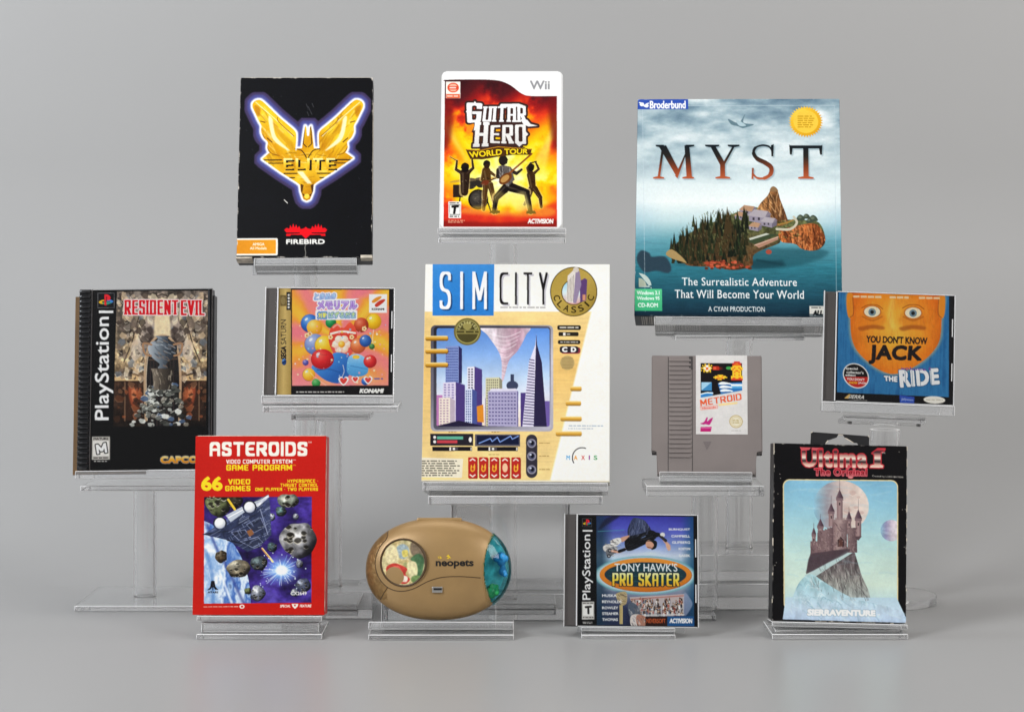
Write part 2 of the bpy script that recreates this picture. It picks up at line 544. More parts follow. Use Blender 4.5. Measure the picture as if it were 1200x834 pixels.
def art_winged():
    a = Art(FACE['winged'], '#0d0e12')
    a.grain(a.full(), 18, .12, 3)
    a.frame(275, 100, .18)
    wing = [(108, 140), (112, 112), (135, 96), (165, 98), (215, 142), (280, 205), (335, 252), (388, 300), (394, 350), (390, 410), (386, 452), (300, 470), (250, 462), (222, 440), (205, 405), (208, 368), (182, 340), (165, 300), (166, 262), (150, 232), (128, 185)]
    wing2 = [(2 * 468 - x, y) for x, y in wing]
    body = [(172, 478), (215, 440), (300, 430), (388, 440), (398, 410), (432, 408), (446, 300), (452, 262), (460, 275), (464, 325), (470, 330), (478, 325), (482, 275), (490, 262), (498, 300), (510, 408), (548, 410), (556, 440), (650, 430), (722, 440), (768, 472), (640, 562), (530, 632), (512, 648), (508, 690), (488, 742), (466, 752), (444, 742), (426, 690), (420, 648), (400, 632), (290, 562)]
    shp = [smooth(wing, 4), smooth(wing2, 4), np.array(body, float)]
    m = a.mask(shp)
    e = a.edge(m, 52, '#3f3458', soft=5, part='winged_emblem')
    a.edge(m, 34, '#4d5299', .8, soft=10)
    a.edge(m, 14, '#c6d2f4', .75, soft=8)
    a.edge(m, 9, '#fffdf5', soft=5)
    a.paint(m, lambda u, v: a.ramp(v + .12 * np.sin(u * 14), ['#dfa810', '#f3cb2c', '#d3930a', '#f0c42e', '#c98908']))
    a.strokes_in(m, (100, 95, 400, 460), 60, ['#fff3b8', '#a86a06', '#ffe27a', '#7d4a04'], 80, 9, 55, 9, .28, 12); a.strokes_in(m, (535, 95, 835, 460), 60, ['#fff3b8', '#a86a06', '#ffe27a', '#7d4a04'], 80, 9, 125, 10, .28, 12); a.strokes_in(m, (180, 440, 760, 740), 50, ['#fff3b8', '#9a6006', '#ffe27a', '#6b4004'], 60, 7, 0, 11, .3, 10)
    for sx in (1, -1):
        X = lambda pts: [(x if sx > 0 else 936 - x, y) for x, y in pts]
        a.blob(X([(212, 205), (240, 225), (262, 330), (350, 420), (322, 412), (240, 345)]), '#fff6d2', alpha=.85, soft=5, clip=m)
        a.blob(X([(240, 225), (290, 290), (372, 372), (372, 430), (330, 380), (262, 300)]), '#b97806', alpha=.5, soft=9, clip=m)
        a.blob(X([(120, 128), (160, 150), (150, 205), (128, 180)]), '#b5700a', alpha=.75, soft=8, clip=m)
        a.line(X([(128, 108), (280, 240), (372, 330)]), 5, '#fff3c0', alpha=.8, clip=m)
        a.line(X([(270, 208), (282, 240), (380, 330)]), 6, '#8a5408', curve=True, alpha=.8, clip=m)
        a.line(X([(160, 232), (190, 240)]), 6, '#6b3f06', clip=m)
        a.line(X([(205, 342), (236, 368)]), 7, '#6b3f06', clip=m)
        a.line(X([(205, 405), (232, 440), (270, 452)]), 6, '#8a5408', curve=True, alpha=.8, clip=m)
        for k, (x0, x1, y) in enumerate(((185, 300, 484), (215, 318, 506), (315, 402, 573), (345, 385, 601))):
            a.line(X([(x0, y), (x1, y)]), 7, '#32200a', clip=m)
    a.poly([(400, 560), (440, 560), (500, 640), (470, 640)], '#fff7da', alpha=.8, soft=5, clip=m)
    for sx in (1, -1):
        X = lambda pts: [(x if sx > 0 else 936 - x, y) for x, y in pts]
        a.line(X([(448, 270), (440, 380), (462, 400)]), 7, '#5d3a08', clip=m)
        a.line(X([(388, 412), (432, 425), (462, 470)]), 7, '#4a2d06', curve=True, clip=m)
        a.poly(X([(425, 640), (445, 650), (436, 700), (455, 715), (446, 725), (428, 690)]), '#53330a', clip=m)
    a.blob(ell(466, 722, 16, 16), '#ffd94a')
    # the word: yellow bars over black shadows
    q = (312, 474, 650, 544)
    sh = a.mask(fit(skeleton('ELITE', .75, .34, 0, (.26, .22)), (326, 484, 664, 554)))
    a.paint(sh, '#1b1206')
    a.title('ELITE', q, ('v', '#fff0a8', '#f2c530', '#d9a21a'), asp=.75, gap=.34, nib=(.26, .2), part='title_lettering')
    a.frame(275, 255, .1375)
    # publisher's mark
    bird = [(418, 105), (440, 88), (462, 96), (470, 62), (484, 88), (496, 50), (508, 86), (522, 58), (532, 90), (548, 72), (560, 100), (590, 92), (604, 80), (618, 92), (648, 100), (660, 72), (676, 90), (686, 58), (700, 86), (712, 50), (724, 88), (738, 62), (746, 92), (768, 88), (788, 105), (772, 128), (655, 128), (655, 136), (772, 140), (772, 158), (738, 158), (730, 148), (640, 150), (604, 182), (570, 150), (478, 148), (470, 158), (436, 158), (436, 140), (552, 136), (552, 128), (436, 128)]
    a.poly(bird, '#e8101c', part='publisher_mark')
    a.text('FIREBIRD', (436, 186, 768, 228), '#f0efe8', bold=.03, part='publisher_mark')
    a.line([(604, 232), (598, 262), (604, 300), (600, 340)], 7, '#b6b2a8', curve=True, alpha=.65)
    a.poly(rrect(-14, 176, 364, 324, 14), '#f5efe4', part='format_sticker')
    a.poly(rect(-14, 190, 336, 310), ('h', '#d98a1c', '#e79a22'))
    a.poly(rrect(330, 190, 348, 310, 4), '#e79a22')
    a.text('AMIGA', (146, 214, 250, 240), '#f7e9cf', bold=.02)
    a.text('All Models', (124, 250, 268, 274), '#f7e9cf', bold=.02)
    a.frame(265, 75, .312)
    rg = random.Random(4)
    for k in range(26):
        x, y = rg.uniform(60, 540), rg.uniform(60, 700)
        a.line([(x, y), (x + rg.uniform(-6, 6), y + rg.uniform(-9, 9))], 1.0, '#8a8a8c', alpha=.35)
    for x, y in ((296, 150), (304, 160), (312, 176), (318, 148), (300, 180)):
        a.line([(x, y), (x + 6, y + 14)], 2, '#77777a', alpha=.5)
    a.line([(216, 510), (228, 522)], 3.5, '#c9c6bf')
    a.wear(.55, 11)
    return a.done()

def fig(a, joints, col, rim='#f6d58a', clip=None):
    """little printed figure: list of (points, width) limbs, lit from behind"""
    for ps in (0, 1, 2):
        for pts, wd in joints:
            for k in range(len(pts) - 1):
                t = wd if isinstance(wd, (int, float)) else wd[k]
                (x0, y0), (x1, y1) = pts[k], pts[k + 1]
                if ps == 0:
                    a.line([(x0 - 1, y0 - 1), (x1 - 1, y1 - 1)], t + 2.5, rim, alpha=.55, clip=clip)
                elif ps == 1:
                    q = (strokes([[(x0, y0)]], t) + strokes([[(x1, y1)]], t * .72))
                    a.poly([hull(np.concatenate(q))], col, clip=clip)
                elif t > 6:
                    a.line([(x0 - t * .22, y0), (x1 - t * .16, y1)], t * .18, '#b9a88a', alpha=.22, soft=1.2, clip=clip)
                    a.line([(x0 + t * .1, (y0 + y1) / 2), (x0 * .4 + x1 * .6 + t * .25, y1 * .6 + y0 * .4)], t * .12, '#0d0a09', alpha=.5, soft=.8, clip=clip)

def art_band():
    a = Art(FACE['band'], '#f3f2ee')
    a.frame(500, 70, .3)
    pic = np.concatenate([smooth([(68, 82), (78, 76), (250, 76), (318, 92), (372, 130), (410, 140), (512, 140)], 6, False), [(512, 656), (62, 656)]])
    m = a.mask(pic)
    def burst(u, v):
        x, y = u - .52, v - .70
        ang = np.arctan2(y, x); r = np.hypot(x * .8, y)
        n = noise(u.shape[0], u.shape[1], 46, 5, 4) - .5
        ray = .5 + .5 * np.sin(ang * 11 + 3 * n) * np.clip(r * 2.2, 0, 1)
        t = r * .92 + .20 * (ray - .5) + .22 * n
        t = np.where(v < .24, t + (.24 - v) * 1.8, t)
        t = np.where(v > .80, t + (v - .80) * 2.2, t)
        return a.ramp(t, [(0, '#fffbe6'), (.13, '#fff07a'), (.26, '#fbd312'), (.40, '#f59a10'), (.55, '#e23a1c'), (.72, '#97191a'), (.90, '#53171c'), (1.1, '#3a1519')])
    a.paint(m, burst, part='cover_picture')
    for x0, x1, w0 in ((70, 190, 40), (505, 400, 44), (90, 160, 18), (500, 440, 22)):
        a.poly([(x0, 240), (x0, 240 + w0), (x1 + 20, 470), (x1, 440)], '#ffe96a', alpha=.55, soft=10, clip=m)
    for x0 in (66, 508):
        a.blob([(x0 - 30, 150), (x0 + 30, 150), (x0 + 26, 300), (x0 - 8, 350)], '#6e1517', alpha=.8, soft=14, clip=m)
    a.blob([(70, 560), (180, 586), (300, 600), (420, 596), (512, 560), (512, 656), (62, 656)], '#d62f1e', alpha=.8, soft=10, clip=m)
    a.blob([(62, 632), (280, 640), (512, 628), (512, 660), (62, 660)], '#7c1614', alpha=.75, soft=7, clip=m)
    a.blob([(130, 540), (300, 520), (480, 560), (300, 575)], '#ffe25c', alpha=.7, soft=10, clip=m)
    # drum kit and four anonymous players of a stage band, seen against the light
    D = '#140e0c'; M = '#2a1b12'
    a.poly(ell(200, 548, 40, 40), D); a.poly(ell(200, 548, 33, 34), '#35302c'); a.poly(ell(192, 540, 15, 17), '#4a443d', soft=4)
    a.poly(ell(168, 486, 26, 22), '#2b2622'); a.poly(ell(210, 482, 22, 20), '#2b2622'); a.poly(ell(166, 470, 26, 7), '#5d4f3c'); a.poly(ell(210, 467, 22, 6), '#5d4f3c')
    a.poly(rect(100, 490, 140, 540), '#2a1d18'); a.line([(128, 540), (120, 610)], 5, D); a.line([(232, 540), (250, 596)], 5, D)
    a.poly(ell(116, 476, 30, 5, -8), '#c79a34'); a.poly(ell(246, 462, 22, 4, 8), '#d6a83a')
    fig(a, [([(148, 445), (146, 520)], 40), ([(138, 446), (112, 430), (116, 396)], (15, 10)), ([(158, 446), (180, 424), (176, 392)], (15, 10)), ([(116, 396), (88, 380)], 3), ([(176, 392), (172, 360)], 3)], M)
    a.poly(ell(148, 424, 14, 16), D)
    fig(a, [([(232, 436), (240, 490)], 34), ([(230, 490), (226, 540), (222, 588)], (23, 17)), ([(248, 490), (262, 545), (272, 600)], (24, 17)), ([(222, 438), (214, 470), (250, 484)], (14, 10)), ([(248, 440), (276, 462)], 12)], '#4a2f12')
    a.line([(212, 486), (300, 452)], 6, '#5a3a1c'); a.poly(ell(228, 482, 15, 10, -18), '#6b2f18'); a.poly(ell(234, 412, 12, 15), '#2e1c0e')
    fig(a, [([(409, 452), (416, 500)], 33), ([(410, 505), (400, 540), (384, 568)], (22, 15)), ([(424, 505), (446, 540), (450, 578)], (23, 15)), ([(402, 446), (394, 424), (408, 404)], (12, 9)), ([(420, 446), (440, 428), (428, 402)], (12, 9))], '#38230f')
    a.poly(ell(410, 424, 11, 14), D); a.line([(410, 404), (430, 398)], 5, '#241c18')
    fig(a, [([(300, 440), (322, 494)], (50,)), ([(312, 500), (272, 540), (262, 598)], (34, 22)), ([(330, 500), (392, 520), (408, 598)], (36, 24)), ([(280, 432), (276, 458), (322, 470)], (16, 13)), ([(322, 430), (352, 446), (372, 430)], (17, 12))], '#181312')
    vest = a.poly([(280, 418), (296, 412), (330, 420), (344, 470), (318, 498), (284, 470)], '#5d5652', soft=2); a.strokes_in(vest, (280, 415, 344, 495), 40, ['#3a3634', '#b9b4ae', '#5a5552', '#201c1a'], 18, 4, 70, 3); a.poly([(284, 392), (290, 376), (308, 374), (318, 390), (314, 408), (302, 402)], '#17120f'); a.poly(ell(298, 394, 17, 20), '#221b18')
    a.line([(286, 478), (412, 368)], 7, '#8a4a1c'); a.poly(ell(308, 466, 30, 18, -38), '#6b3a18'); a.poly(ell(306, 466, 20, 11, -38), '#b98a4a')
    a.poly([(250, 592), (286, 592), (286, 602), (244, 602)], D); a.poly([(392, 592), (424, 592), (430, 604), (390, 604)], D)
    for x, y, r in ((148, 418, 15), (234, 406, 13), (410, 418, 12)):
        a.blob([(x - r, y + r * .6), (x - r * .9, y - r * .5), (x, y - r), (x + r, y - r * .4), (x + r * .9, y + r * .8), (x + r * .4, y)], '#1c1512')
    for k in range(40):
        rr = random.Random(k); x = rr.uniform(120, 260); y = rr.uniform(462, 590); a.line([(x, y), (x + rr.uniform(-14, 14), y + rr.uniform(-5, 5))], 1.6, rr.choice(['#d9c9a8', '#8a7d6a', '#0d0a09']), alpha=.5)
    a.blob([(120, 600), (200, 575), (300, 590), (400, 570), (500, 585), (480, 615), (300, 612)], '#f7c93a', alpha=.45, soft=9, clip=m); a.blob([(330, 540), (380, 520), (400, 580), (350, 590)], '#ffe98a', alpha=.5, soft=8, clip=m); a.blob([(270, 560), (250, 520), (300, 520), (310, 570)], '#ffdf6a', alpha=.25, soft=8, clip=m)
    # title
    a.frame(520, 85, .13786)
    gu, he = [], []
    def goth(s, q, outl):
        return fit(skeleton(s, .36, .10, .0, (.20, .13), .035), q)
    p1 = fit(skeleton('G', .5, .1, .12, (.26, .15), .05), [(188, 252), (328, 258), (312, 420), (196, 428)])
    p2 = fit(skeleton('UITAR', .36, .09, .08, (.19, .13), .05), [(334, 286), (706, 282), (712, 420), (318, 416)])
    p3 = fit(skeleton('H', .5, .1, .1, (.26, .14), .06), [(262, 418), (388, 420), (378, 628), (244, 634)])
    p4 = fit(skeleton('ERO', .42, .12, .08, (.2, .13), .05), [(398, 448), (700, 440), (704, 608), (392, 600)])
    sp = [np.array(p, float) for p in ([(246, 262), (262, 240), (278, 262)], [(470, 292), (486, 264), (640, 262), (706, 286)], [(655, 395), (712, 400), (742, 436), (806, 452), (724, 458), (680, 440)], [(270, 400), (312, 400), (264, 490), (250, 494)], [(604, 590), (644, 632), (690, 590)], [(700, 500), (722, 524), (700, 545)], [(208, 302), (184, 330), (208, 360)])]
    al = p1 + p2 + p3 + p4 + sp
    m2 = a.mask(al)
    a.edge(m2, 17, '#3a2420', part='title_lettering')
    a.blob([(186, 500), (200, 455), (255, 436), (240, 490), (205, 522)], '#f08a1c')
    a.poly([(330, 600), (470, 575), (620, 600), (700, 640), (300, 660)], '#3a2420')
    a.paint(m2, ('v', '#ffffff', '#eeece8', '#d9d6d2'))
    rib = [(182, 655), (300, 664), (460, 632), (600, 640), (752, 650), (742, 700), (600, 700), (470, 716), (330, 740), (222, 738)]
    a.poly(rib, '#4b2d14', part='title_lettering'); a.line([(182, 655), (300, 664), (460, 632), (600, 642), (752, 652)], 7, '#c98a1e')
    a.text('WORLD', [(208, 676), (494, 650), (496, 702), (222, 728)], '#ffd21e', bold=.035, outline=('#2b1608', 5))
    a.text('TOUR', [(514, 648), (722, 648), (716, 692), (516, 700)], '#ffd21e', bold=.035, outline=('#2b1608', 5))
    a.text('Wii', (736, 64, 908, 140), '#8f8f92', bold=.022, part='format_lettering')
    a.poly(rect(12, 72, 136, 216), '#f7e9df', part='import_label')
    a.poly(ell(74, 124, 50, 42), '#e0532e'); a.poly(ell(74, 124, 39, 32), '#f0b298'); a.poly(rect(32, 110, 118, 140), '#d9472a'); a.fine((42, 114, 108, 136), 1, '#ffe9df', .9, 5, 1)
    a.poly(rect(16, 178, 132, 214), '#e2643e'); a.fine((22, 186, 128, 208), 1, '#ffe3d6', seed=3)
    a.frame(500, 70, .3)
    a.poly(rect(82, 556, 132, 622), '#efece6', part='rating_label'); a.poly(rect(86, 568, 128, 609), '#141312')
    a.poly(rect(87, 570, 127, 607), '#efece6'); a.text('T', [(93, 572), (124, 570), (121, 606), (94, 606)], '#141312', .05, shear=.12)
    a.fine((86, 558, 128, 566), 1, '#3a3836', seed=8); a.fine((86, 611, 128, 620), 1, '#222222', seed=9)
    a.fine((80, 628, 150, 642), 2, '#f6c6a0', .7, 4)
    a.text('ACTIVISION', (396, 624, 498, 643), '#f6efe8', bold=.035, shear=.12, part='publisher_mark')
    return a.done()

def clouds(a, cols, cell, seed, lo=.3, hi=.75):
    def f(u, v):
        n = noise(u.shape[0], u.shape[1], (a.px(cell) * .5, a.px(cell)), seed, 5)
        return a.ramp((n - lo) / (hi - lo), cols)
    return f

def art_island():
    a = Art(FACE['island'], '#7f93a4')
    a.frame(730, 100, .3596)
    W = lambda u, v: a.ramp(v, [(0, '#6f8798'), (.12, '#93a9b4'), (.26, '#bccdd1'), (.38, '#d6e3e4'), (.48, '#e9f0ee'), (.57, '#bcd5d8'), (.66, '#5f9aa6'), (.78, '#2f7483'), (.9, '#1f4c5c'), (1, '#152c3b')])
    def sky(u, v):
        c = W(u, v)
        n = noise(u.shape[0], u.shape[1], (a.px(60), a.px(150)), 21, 6)
        n2 = noise(u.shape[0], u.shape[1], (a.px(26), a.px(70)), 31, 5)
        k = np.clip(1 - v / .40, 0, 1)[..., None] ** .6
        cl = a.ramp((n * .65 + n2 * .35 - .30) / .40, ['#5d7788', '#7b94a1', '#a3b8bf', '#d0dcdd', '#f6f8f6'])
        c = c * (1 - k * .92) + cl * k * .92
        e = np.clip((np.abs(u - .5) - .36) * 5, 0, 1)[..., None] * np.clip((v - .40) * 4, 0, 1)[..., None] * np.clip((.75 - v) * 5, 0, 1)[..., None]
        c = c * (1 - .55 * e) + hexc('#6f9fc0') * .55 * e
        w = (noise(u.shape[0], u.shape[1], (a.px(3), a.px(30)), 77, 3) - .5)[..., None] * np.clip((v - .6) * 4, 0, .5)[..., None]
        return np.clip(c * (1 + w * .5), 0, 1)
    a.paint(a.full(), sky)
    # generic rocky islet with firs, a hall and a cone of rock
    a.frame(765, 200, .175)
    rg0 = random.Random(5)
    refl = a.poly(smooth([(640, 560), (760, 520), (960, 520), (1120, 520), (1180, 560), (960, 640), (700, 650)]), '#1c4852', alpha=.6, soft=16)
    a.poly([(120, 630), (700, 660), (900, 640), (880, 600), (560, 600)], '#173a44', alpha=.7, soft=14)
    land = a.mask(smooth([(92, 560), (130, 525), (210, 450), (330, 380), (460, 330), (560, 285), (700, 245), (860, 320), (980, 330), (1120, 345), (1165, 460), (1130, 520), (1060, 535), (985, 500), (870, 470), (850, 490), (690, 560), (670, 640), (540, 668), (430, 650), (250, 640), (200, 610), (130, 590)], 5))
    a.paint(land, ('v', '#6d7248', '#565a38', '#4b3b26', '#5b3a22'), part='cover_picture')
    a.grain(land, 40, .45, 41); a.grain(land, 12, .35, 42)
    cone = a.mask(smooth([(690, 350), (720, 240), (780, 170), (806, 128), (845, 128), (868, 200), (905, 300), (910, 360), (800, 372)], 5))
    a.paint(cone, ('h', '#b98a58', '#a87444', '#7c5230', '#5d3c26'), part='cover_picture'); a.grain(cone, 60, .5, 43, 14); a.grain(cone, 14, .3, 44)
    a.blob([(804, 116), (822, 106), (842, 118), (850, 140), (800, 140)], '#8a6a48')
    cliff = a.mask(smooth([(860, 400), (960, 372), (1080, 352), (1130, 380), (1165, 462), (1120, 522), (1060, 534), (1000, 520), (960, 490), (870, 475)], 5))
    a.paint(cliff, ('h', '#b4622e', '#a8653a', '#925029', '#6b3a20'), part='cover_picture'); a.grain(cliff, 60, .6, 45, 18); a.grain(cliff, 12, .45, 46)
    a.strokes_in(cone, (700, 130, 905, 360), 90, ['#4a2f1e', '#c99a66', '#7a5232', '#dcb483', '#3c281b'], 60, 6, 75, 11, .55)
    a.strokes_in(cliff, (865, 360, 1160, 530), 120, ['#4a2212', '#cf7a42', '#8a4422', '#e0955c', '#38190f'], 50, 8, 80, 12, .6)
    a.strokes_in(land, (450, 240, 980, 480), 120, ['#3c4a26', '#7d8a52', '#59633a', '#2c3519'], 22, 8, 20, 13, .5)
    for x, y, r in ((1000, 318, 26), (1040, 308, 22), (1085, 322, 28), (1060, 336, 20)):
        a.blob([(x - r, y + r * .5), (x - r * .7, y - r * .5), (x, y - r * .9), (x + r * .8, y - r * .4), (x + r, y + r * .5)], '#3f4a3c'); a.blob(ell(x - 5, y - 6, r * .5, r * .35), '#66705c', soft=3)
    a.line([(840, 392), (930, 392), (975, 350), (955, 310)], 16, '#c2bda6', curve=True); a.line([(850, 362), (905, 350), (950, 330)], 10, '#a07a3c', curve=True)
    # a few cottages, a jetty and a path
    for x, y, k in ((640, 262, 1.15), (715, 300, 1.5), (596, 300, .9), (780, 340, 1.1), (690, 372, .9)):
        a.poly([(x - 40 * k, y), (x + 26 * k, y + 10 * k), (x + 26 * k, y + 40 * k), (x - 40 * k, y + 26 * k)], '#8f8795')
        a.poly([(x + 26 * k, y + 10 * k), (x + 56 * k, y - 6 * k), (x + 56 * k, y + 24 * k), (x + 26 * k, y + 40 * k)], '#6a6472')
        a.poly([(x - 46 * k, y + 2), (x - 14 * k, y - 26 * k), (x + 46 * k, y - 18 * k), (x + 30 * k, y + 12 * k)], rg0.choice(['#b9b3b6', '#a8a0a6', '#b08a6c']))
        a.poly([(x + 30 * k, y + 12 * k), (x + 46 * k, y - 18 * k), (x + 60 * k, y - 4 * k)], '#7d7480')
        for q in (-24, 0):
            a.poly(rect(x + q * k, y + 10 * k, x + (q + 9) * k, y + 22 * k), '#39343c')
    a.poly([(650, 456), (770, 420), (800, 428), (670, 474)], '#bfc3b4'); a.poly([(640, 474), (800, 424), (850, 429), (690, 494)], '#39452f')
    a.poly([(690, 498), (850, 440), (850, 462), (720, 520)], '#a9806a'); a.line([(690, 502), (850, 444)], 4, '#d9b9a6')
    # fir wood
    rg = random.Random(8)
    trees = []
    for k in range(230):
        x = rg.uniform(140, 640); t = (x - 140) / 500
        top = 520 - 260 * min(1, t * 1.4) if t < .7 else 340
        y = rg.uniform(max(330, 560 - 330 * min(1, t * 1.3)), 640 - abs(x - 430) * .05)
        trees.append((y, x))
    trees += [(470, 210), (450, 238), (400, 345), (380, 282), (380, 448), (560, 510), (520, 150), (560, 130)]
    for y, x in sorted(trees):
        h = rg.uniform(70, 110) if y < 600 else rg.uniform(60, 90)
        if x == 510: h = 320
        wd = h * .16
        col = rg.choice(['#1e2417', '#262a1a', '#2e2c1b', '#3a2f1d', '#171c14', '#40331f', '#2b3420'])
        a.poly([(x, y - h), (x + wd * .5, y - h * .45), (x + wd, y), (x - wd, y), (x - wd * .5, y - h * .45)], col)
    wood = a.mask(smooth([(130, 590), (140, 500), (210, 380), (330, 300), (450, 250), (560, 280), (650, 380), (670, 640), (300, 640)], 5))
    a.strokes_in(wood, (140, 260, 660, 640), 420, ['#10140c', '#3f4a2a', '#57503a', '#1c2416', '#6b6a44', '#2c2216'], 16, 5, 80, 14, .55)
    for k in range(60):
        x = rg.uniform(360, 660); a.poly(ell(x, rg.uniform(610, 660), rg.uniform(6, 16), rg.uniform(5, 11)), rg.choice(['#a8482e', '#8a3a26', '#c25a3e', '#6b2e20', '#54301f']))
    a.blob([(92, 560), (130, 530), (190, 570), (232, 620), (200, 612), (130, 590)], '#a58a5a'); a.blob(ell(785, 545, 20, 16), '#a04a3a')
    a.poly([(700, 590), (870, 625), (880, 634), (700, 610)], '#14343d', alpha=.6, soft=4)
    # soaring bird high in the clouds
    a.frame(730, 100, .3596)
    a.blob([(352, 110), (378, 122), (392, 118), (408, 94), (402, 122), (436, 128), (410, 138), (398, 140), (384, 134), (362, 128)], '#5f7a84', soft=1)
    a.blob([(376, 112), (396, 120), (410, 132), (388, 132)], '#a8bfc6', soft=1)
    a.blob([(60, 540), (88, 548), (96, 560), (140, 560), (160, 596), (148, 614), (110, 606), (70, 610), (46, 570)], '#2b3f4c', soft=3)
    a.line([(72, 60), (72, 740)], 1.6, '#c3d2d8', alpha=.6); a.line([(72, 66), (698, 66)], 1.6, '#c3d2d8', alpha=.6); a.line([(698, 66), (698, 690)], 1.6, '#b3c4cc', alpha=.6)
    # capital letters with fine serifs, dark above and copper below
    cop = ('v', '#141c22', '#26221f', '#7c3a22', '#b85a36')
    def cap(polys):
        P = [np.array(p, float) for p in polys]
        m = a.mask(P)
        m3 = (m[0] + 9, m[1] + 9, m[2][:max(1, min(m[2].shape[0], a.h - m[0] - 9)), :max(1, min(m[2].shape[1], a.w - m[1] - 9))])
        a.paint((m3[0], m3[1], blur(m3[2], 5)), '#6f8791', .5)
        a.paint(m, cop, part='title_lettering')
    S = lambda x0, x1, y: [(x0, y - 5), (x0 + 14, y - 8), (x1 - 14, y - 8), (x1, y - 5), (x1, y), (x0, y)]
    U = lambda x0, x1, y: [(x0, y), (x1, y), (x1, y + 5), (x1 - 14, y + 8), (x0 + 14, y + 8), (x0, y + 5)]
    cap([[(122, 196), (148, 196), (190, 280), (184, 304)], [(134, 200), (142, 200), (126, 304), (118, 304)], [(222, 196), (224, 196), (184, 304), (176, 296)], [(208, 196), (224, 196), (232, 304), (214, 304)], S(104, 140, 305), S(200, 238, 305), U(114, 140, 194), U(212, 240, 194)])
    cap([[(292, 198), (309, 198), (338, 250), (336, 266), (325, 262)], [(366, 198), (374, 198), (340, 258), (332, 256)], [(324, 250), (340, 250), (340, 304), (324, 304)], U(276, 322, 194), U(350, 388, 194), S(308, 356, 305)])
    sline = smooth([(494, 214), (484, 200), (462, 196), (440, 204), (434, 222), (446, 240), (470, 252), (490, 268), (488, 290), (468, 303), (444, 302), (430, 288)], 5, False)
    wds = [5, 6, 6, 9, 12, 14, 15, 14, 11, 7, 6, 5]
    segs = []
    for i in range(len(sline) - 1):
        segs += strokes([[sline[i], sline[i + 1]]], wds[min(i // 5, 11)])
    cap(segs + [[(490, 196), (500, 192), (498, 232), (492, 232)], [(428, 270), (434, 270), (432, 306), (426, 306)]])
    cap([[(595, 198), (612, 198), (612, 304), (595, 304)], [(552, 196), (656, 196), (655, 206), (553, 206)], [(550, 194), (562, 200), (558, 226), (552, 226)], [(646, 200), (658, 194), (656, 226), (650, 226)], S(578, 628, 305)])
    a.serif('The Surrealistic Adventure', (194, 628, 570, 654), '#eef2f0', bold=.004)
    a.serif('That Will Become Your World', (170, 668, 592, 695), '#eef2f0', bold=.004)
    a.serif('A CYAN PRODUCTION', (280, 722, 464, 738), '#e4eaea', bold=.004)
    # maker's flag, gold seal, platform label
    a.poly(rect(54, 42, 222, 78), '#2f4fa8', part='publisher_flag')
    a.line([(62, 56), (74, 58), (78, 68), (86, 60), (92, 58)], 4, '#e9edf6'); a.poly(ell(70, 62, 7, 6), '#e9edf6'); a.poly(ell(85, 66, 7, 6), '#e9edf6')
    a.text('Broderbund', (96, 50, 214, 76), '#f4f5f8', bold=.02)
    st = []
    for k in range(72):
        r = 56 if k % 2 else 48
        t = math.radians(k * 5); st.append((605 + r * math.sin(t), 119 - r * .92 * math.cos(t)))
    a.poly(st, ('b', '#f6d65a', '#e8b62c', '#d59a1c'), part='gold_seal'); a.poly(ell(605, 119, 40, 37), '#edc444')
    a.fine((578, 98, 634, 140), 6, '#b98a18', .8, 6)
    a.poly(rect(38, 666, 128, 738), ('v', '#57c58a', '#3aa874'), part='platform_label')
    a.text('Windows 3.1', (45, 672, 120, 685), '#e9fbf0', .02); a.text('Windows 95', (45, 690, 120, 702), '#e9fbf0', .02); a.text('CD-ROM', (48, 712, 114, 726), '#e9fbf0', .025)
    a.poly(np.concatenate([ell(52, 660, 42, 46)[36:], [(52, 660)], ell(52, 660, 42, 46)[:2]]), '#b9c9c2')
    a.poly(np.concatenate([ell(52, 660, 26, 30)[36:], [(52, 660)]]), '#d9cfae', alpha=.7)
    a.poly(rect(610, 718, 700, 756), '#e6e4da', part='age_label'); a.text('ALL', (620, 732, 654, 750), '#16181a', .05, shear=.2); a.fine((616, 720, 660, 727), 1, '#33373a', seed=2)
    a.poly(rect(30, 744, 720, 760), '#10222e', alpha=.55)
    a.wear(.24, 4, '#dfe3e2')
    return a.done()

def console_strip(a, x0, x1, y0, y1, mark, word, lab=None):
    """black upright strip with the console maker's coloured mark and the word reading upward"""
    cx = (mark[0] + mark[2]) / 2; w = mark[2] - mark[0]; h = mark[3] - mark[1]
    a.poly(rect(x0, y0, x1, y1), '#0c0c0e')
    a.poly(rect(*mark), '#6f6f72', part='console_mark'); a.poly(rect(mark[0] + w * .03, mark[1] + h * .03, mark[2] - w * .03, mark[3] - h * .03), '#121215')
    X = lambda u, v: (mark[0] + w * u, mark[1] + h * v)
    a.blob([X(.08, .58), X(.3, .46), X(.44, .5), X(.24, .6), X(.4, .66), X(.36, .74), X(.14, .7)], '#e8b92c')
    a.blob([X(.56, .5), X(.8, .46), X(.94, .56), X(.8, .68), X(.56, .74), X(.56, .66), X(.76, .56), X(.58, .57)], '#3f7fd0')
    a.poly([X(.28, .62), X(.58, .58), X(.86, .62), X(.6, .78), X(.3, .76)], '#3c9a6a', alpha=.8)
    a.poly([X(.40, .10), X(.52, .10), X(.52, .84), X(.40, .80)], '#d8202c')
    a.blob([X(.46, .10), X(.62, .12), X(.76, .26), X(.74, .46), X(.60, .50), X(.54, .44), X(.56, .28), X(.46, .22)], '#e0222e')
    wm = a.text('PlayStation', word, '#f2f2ef', bold=.014, rot=90, part='console_lettering')
    return wm

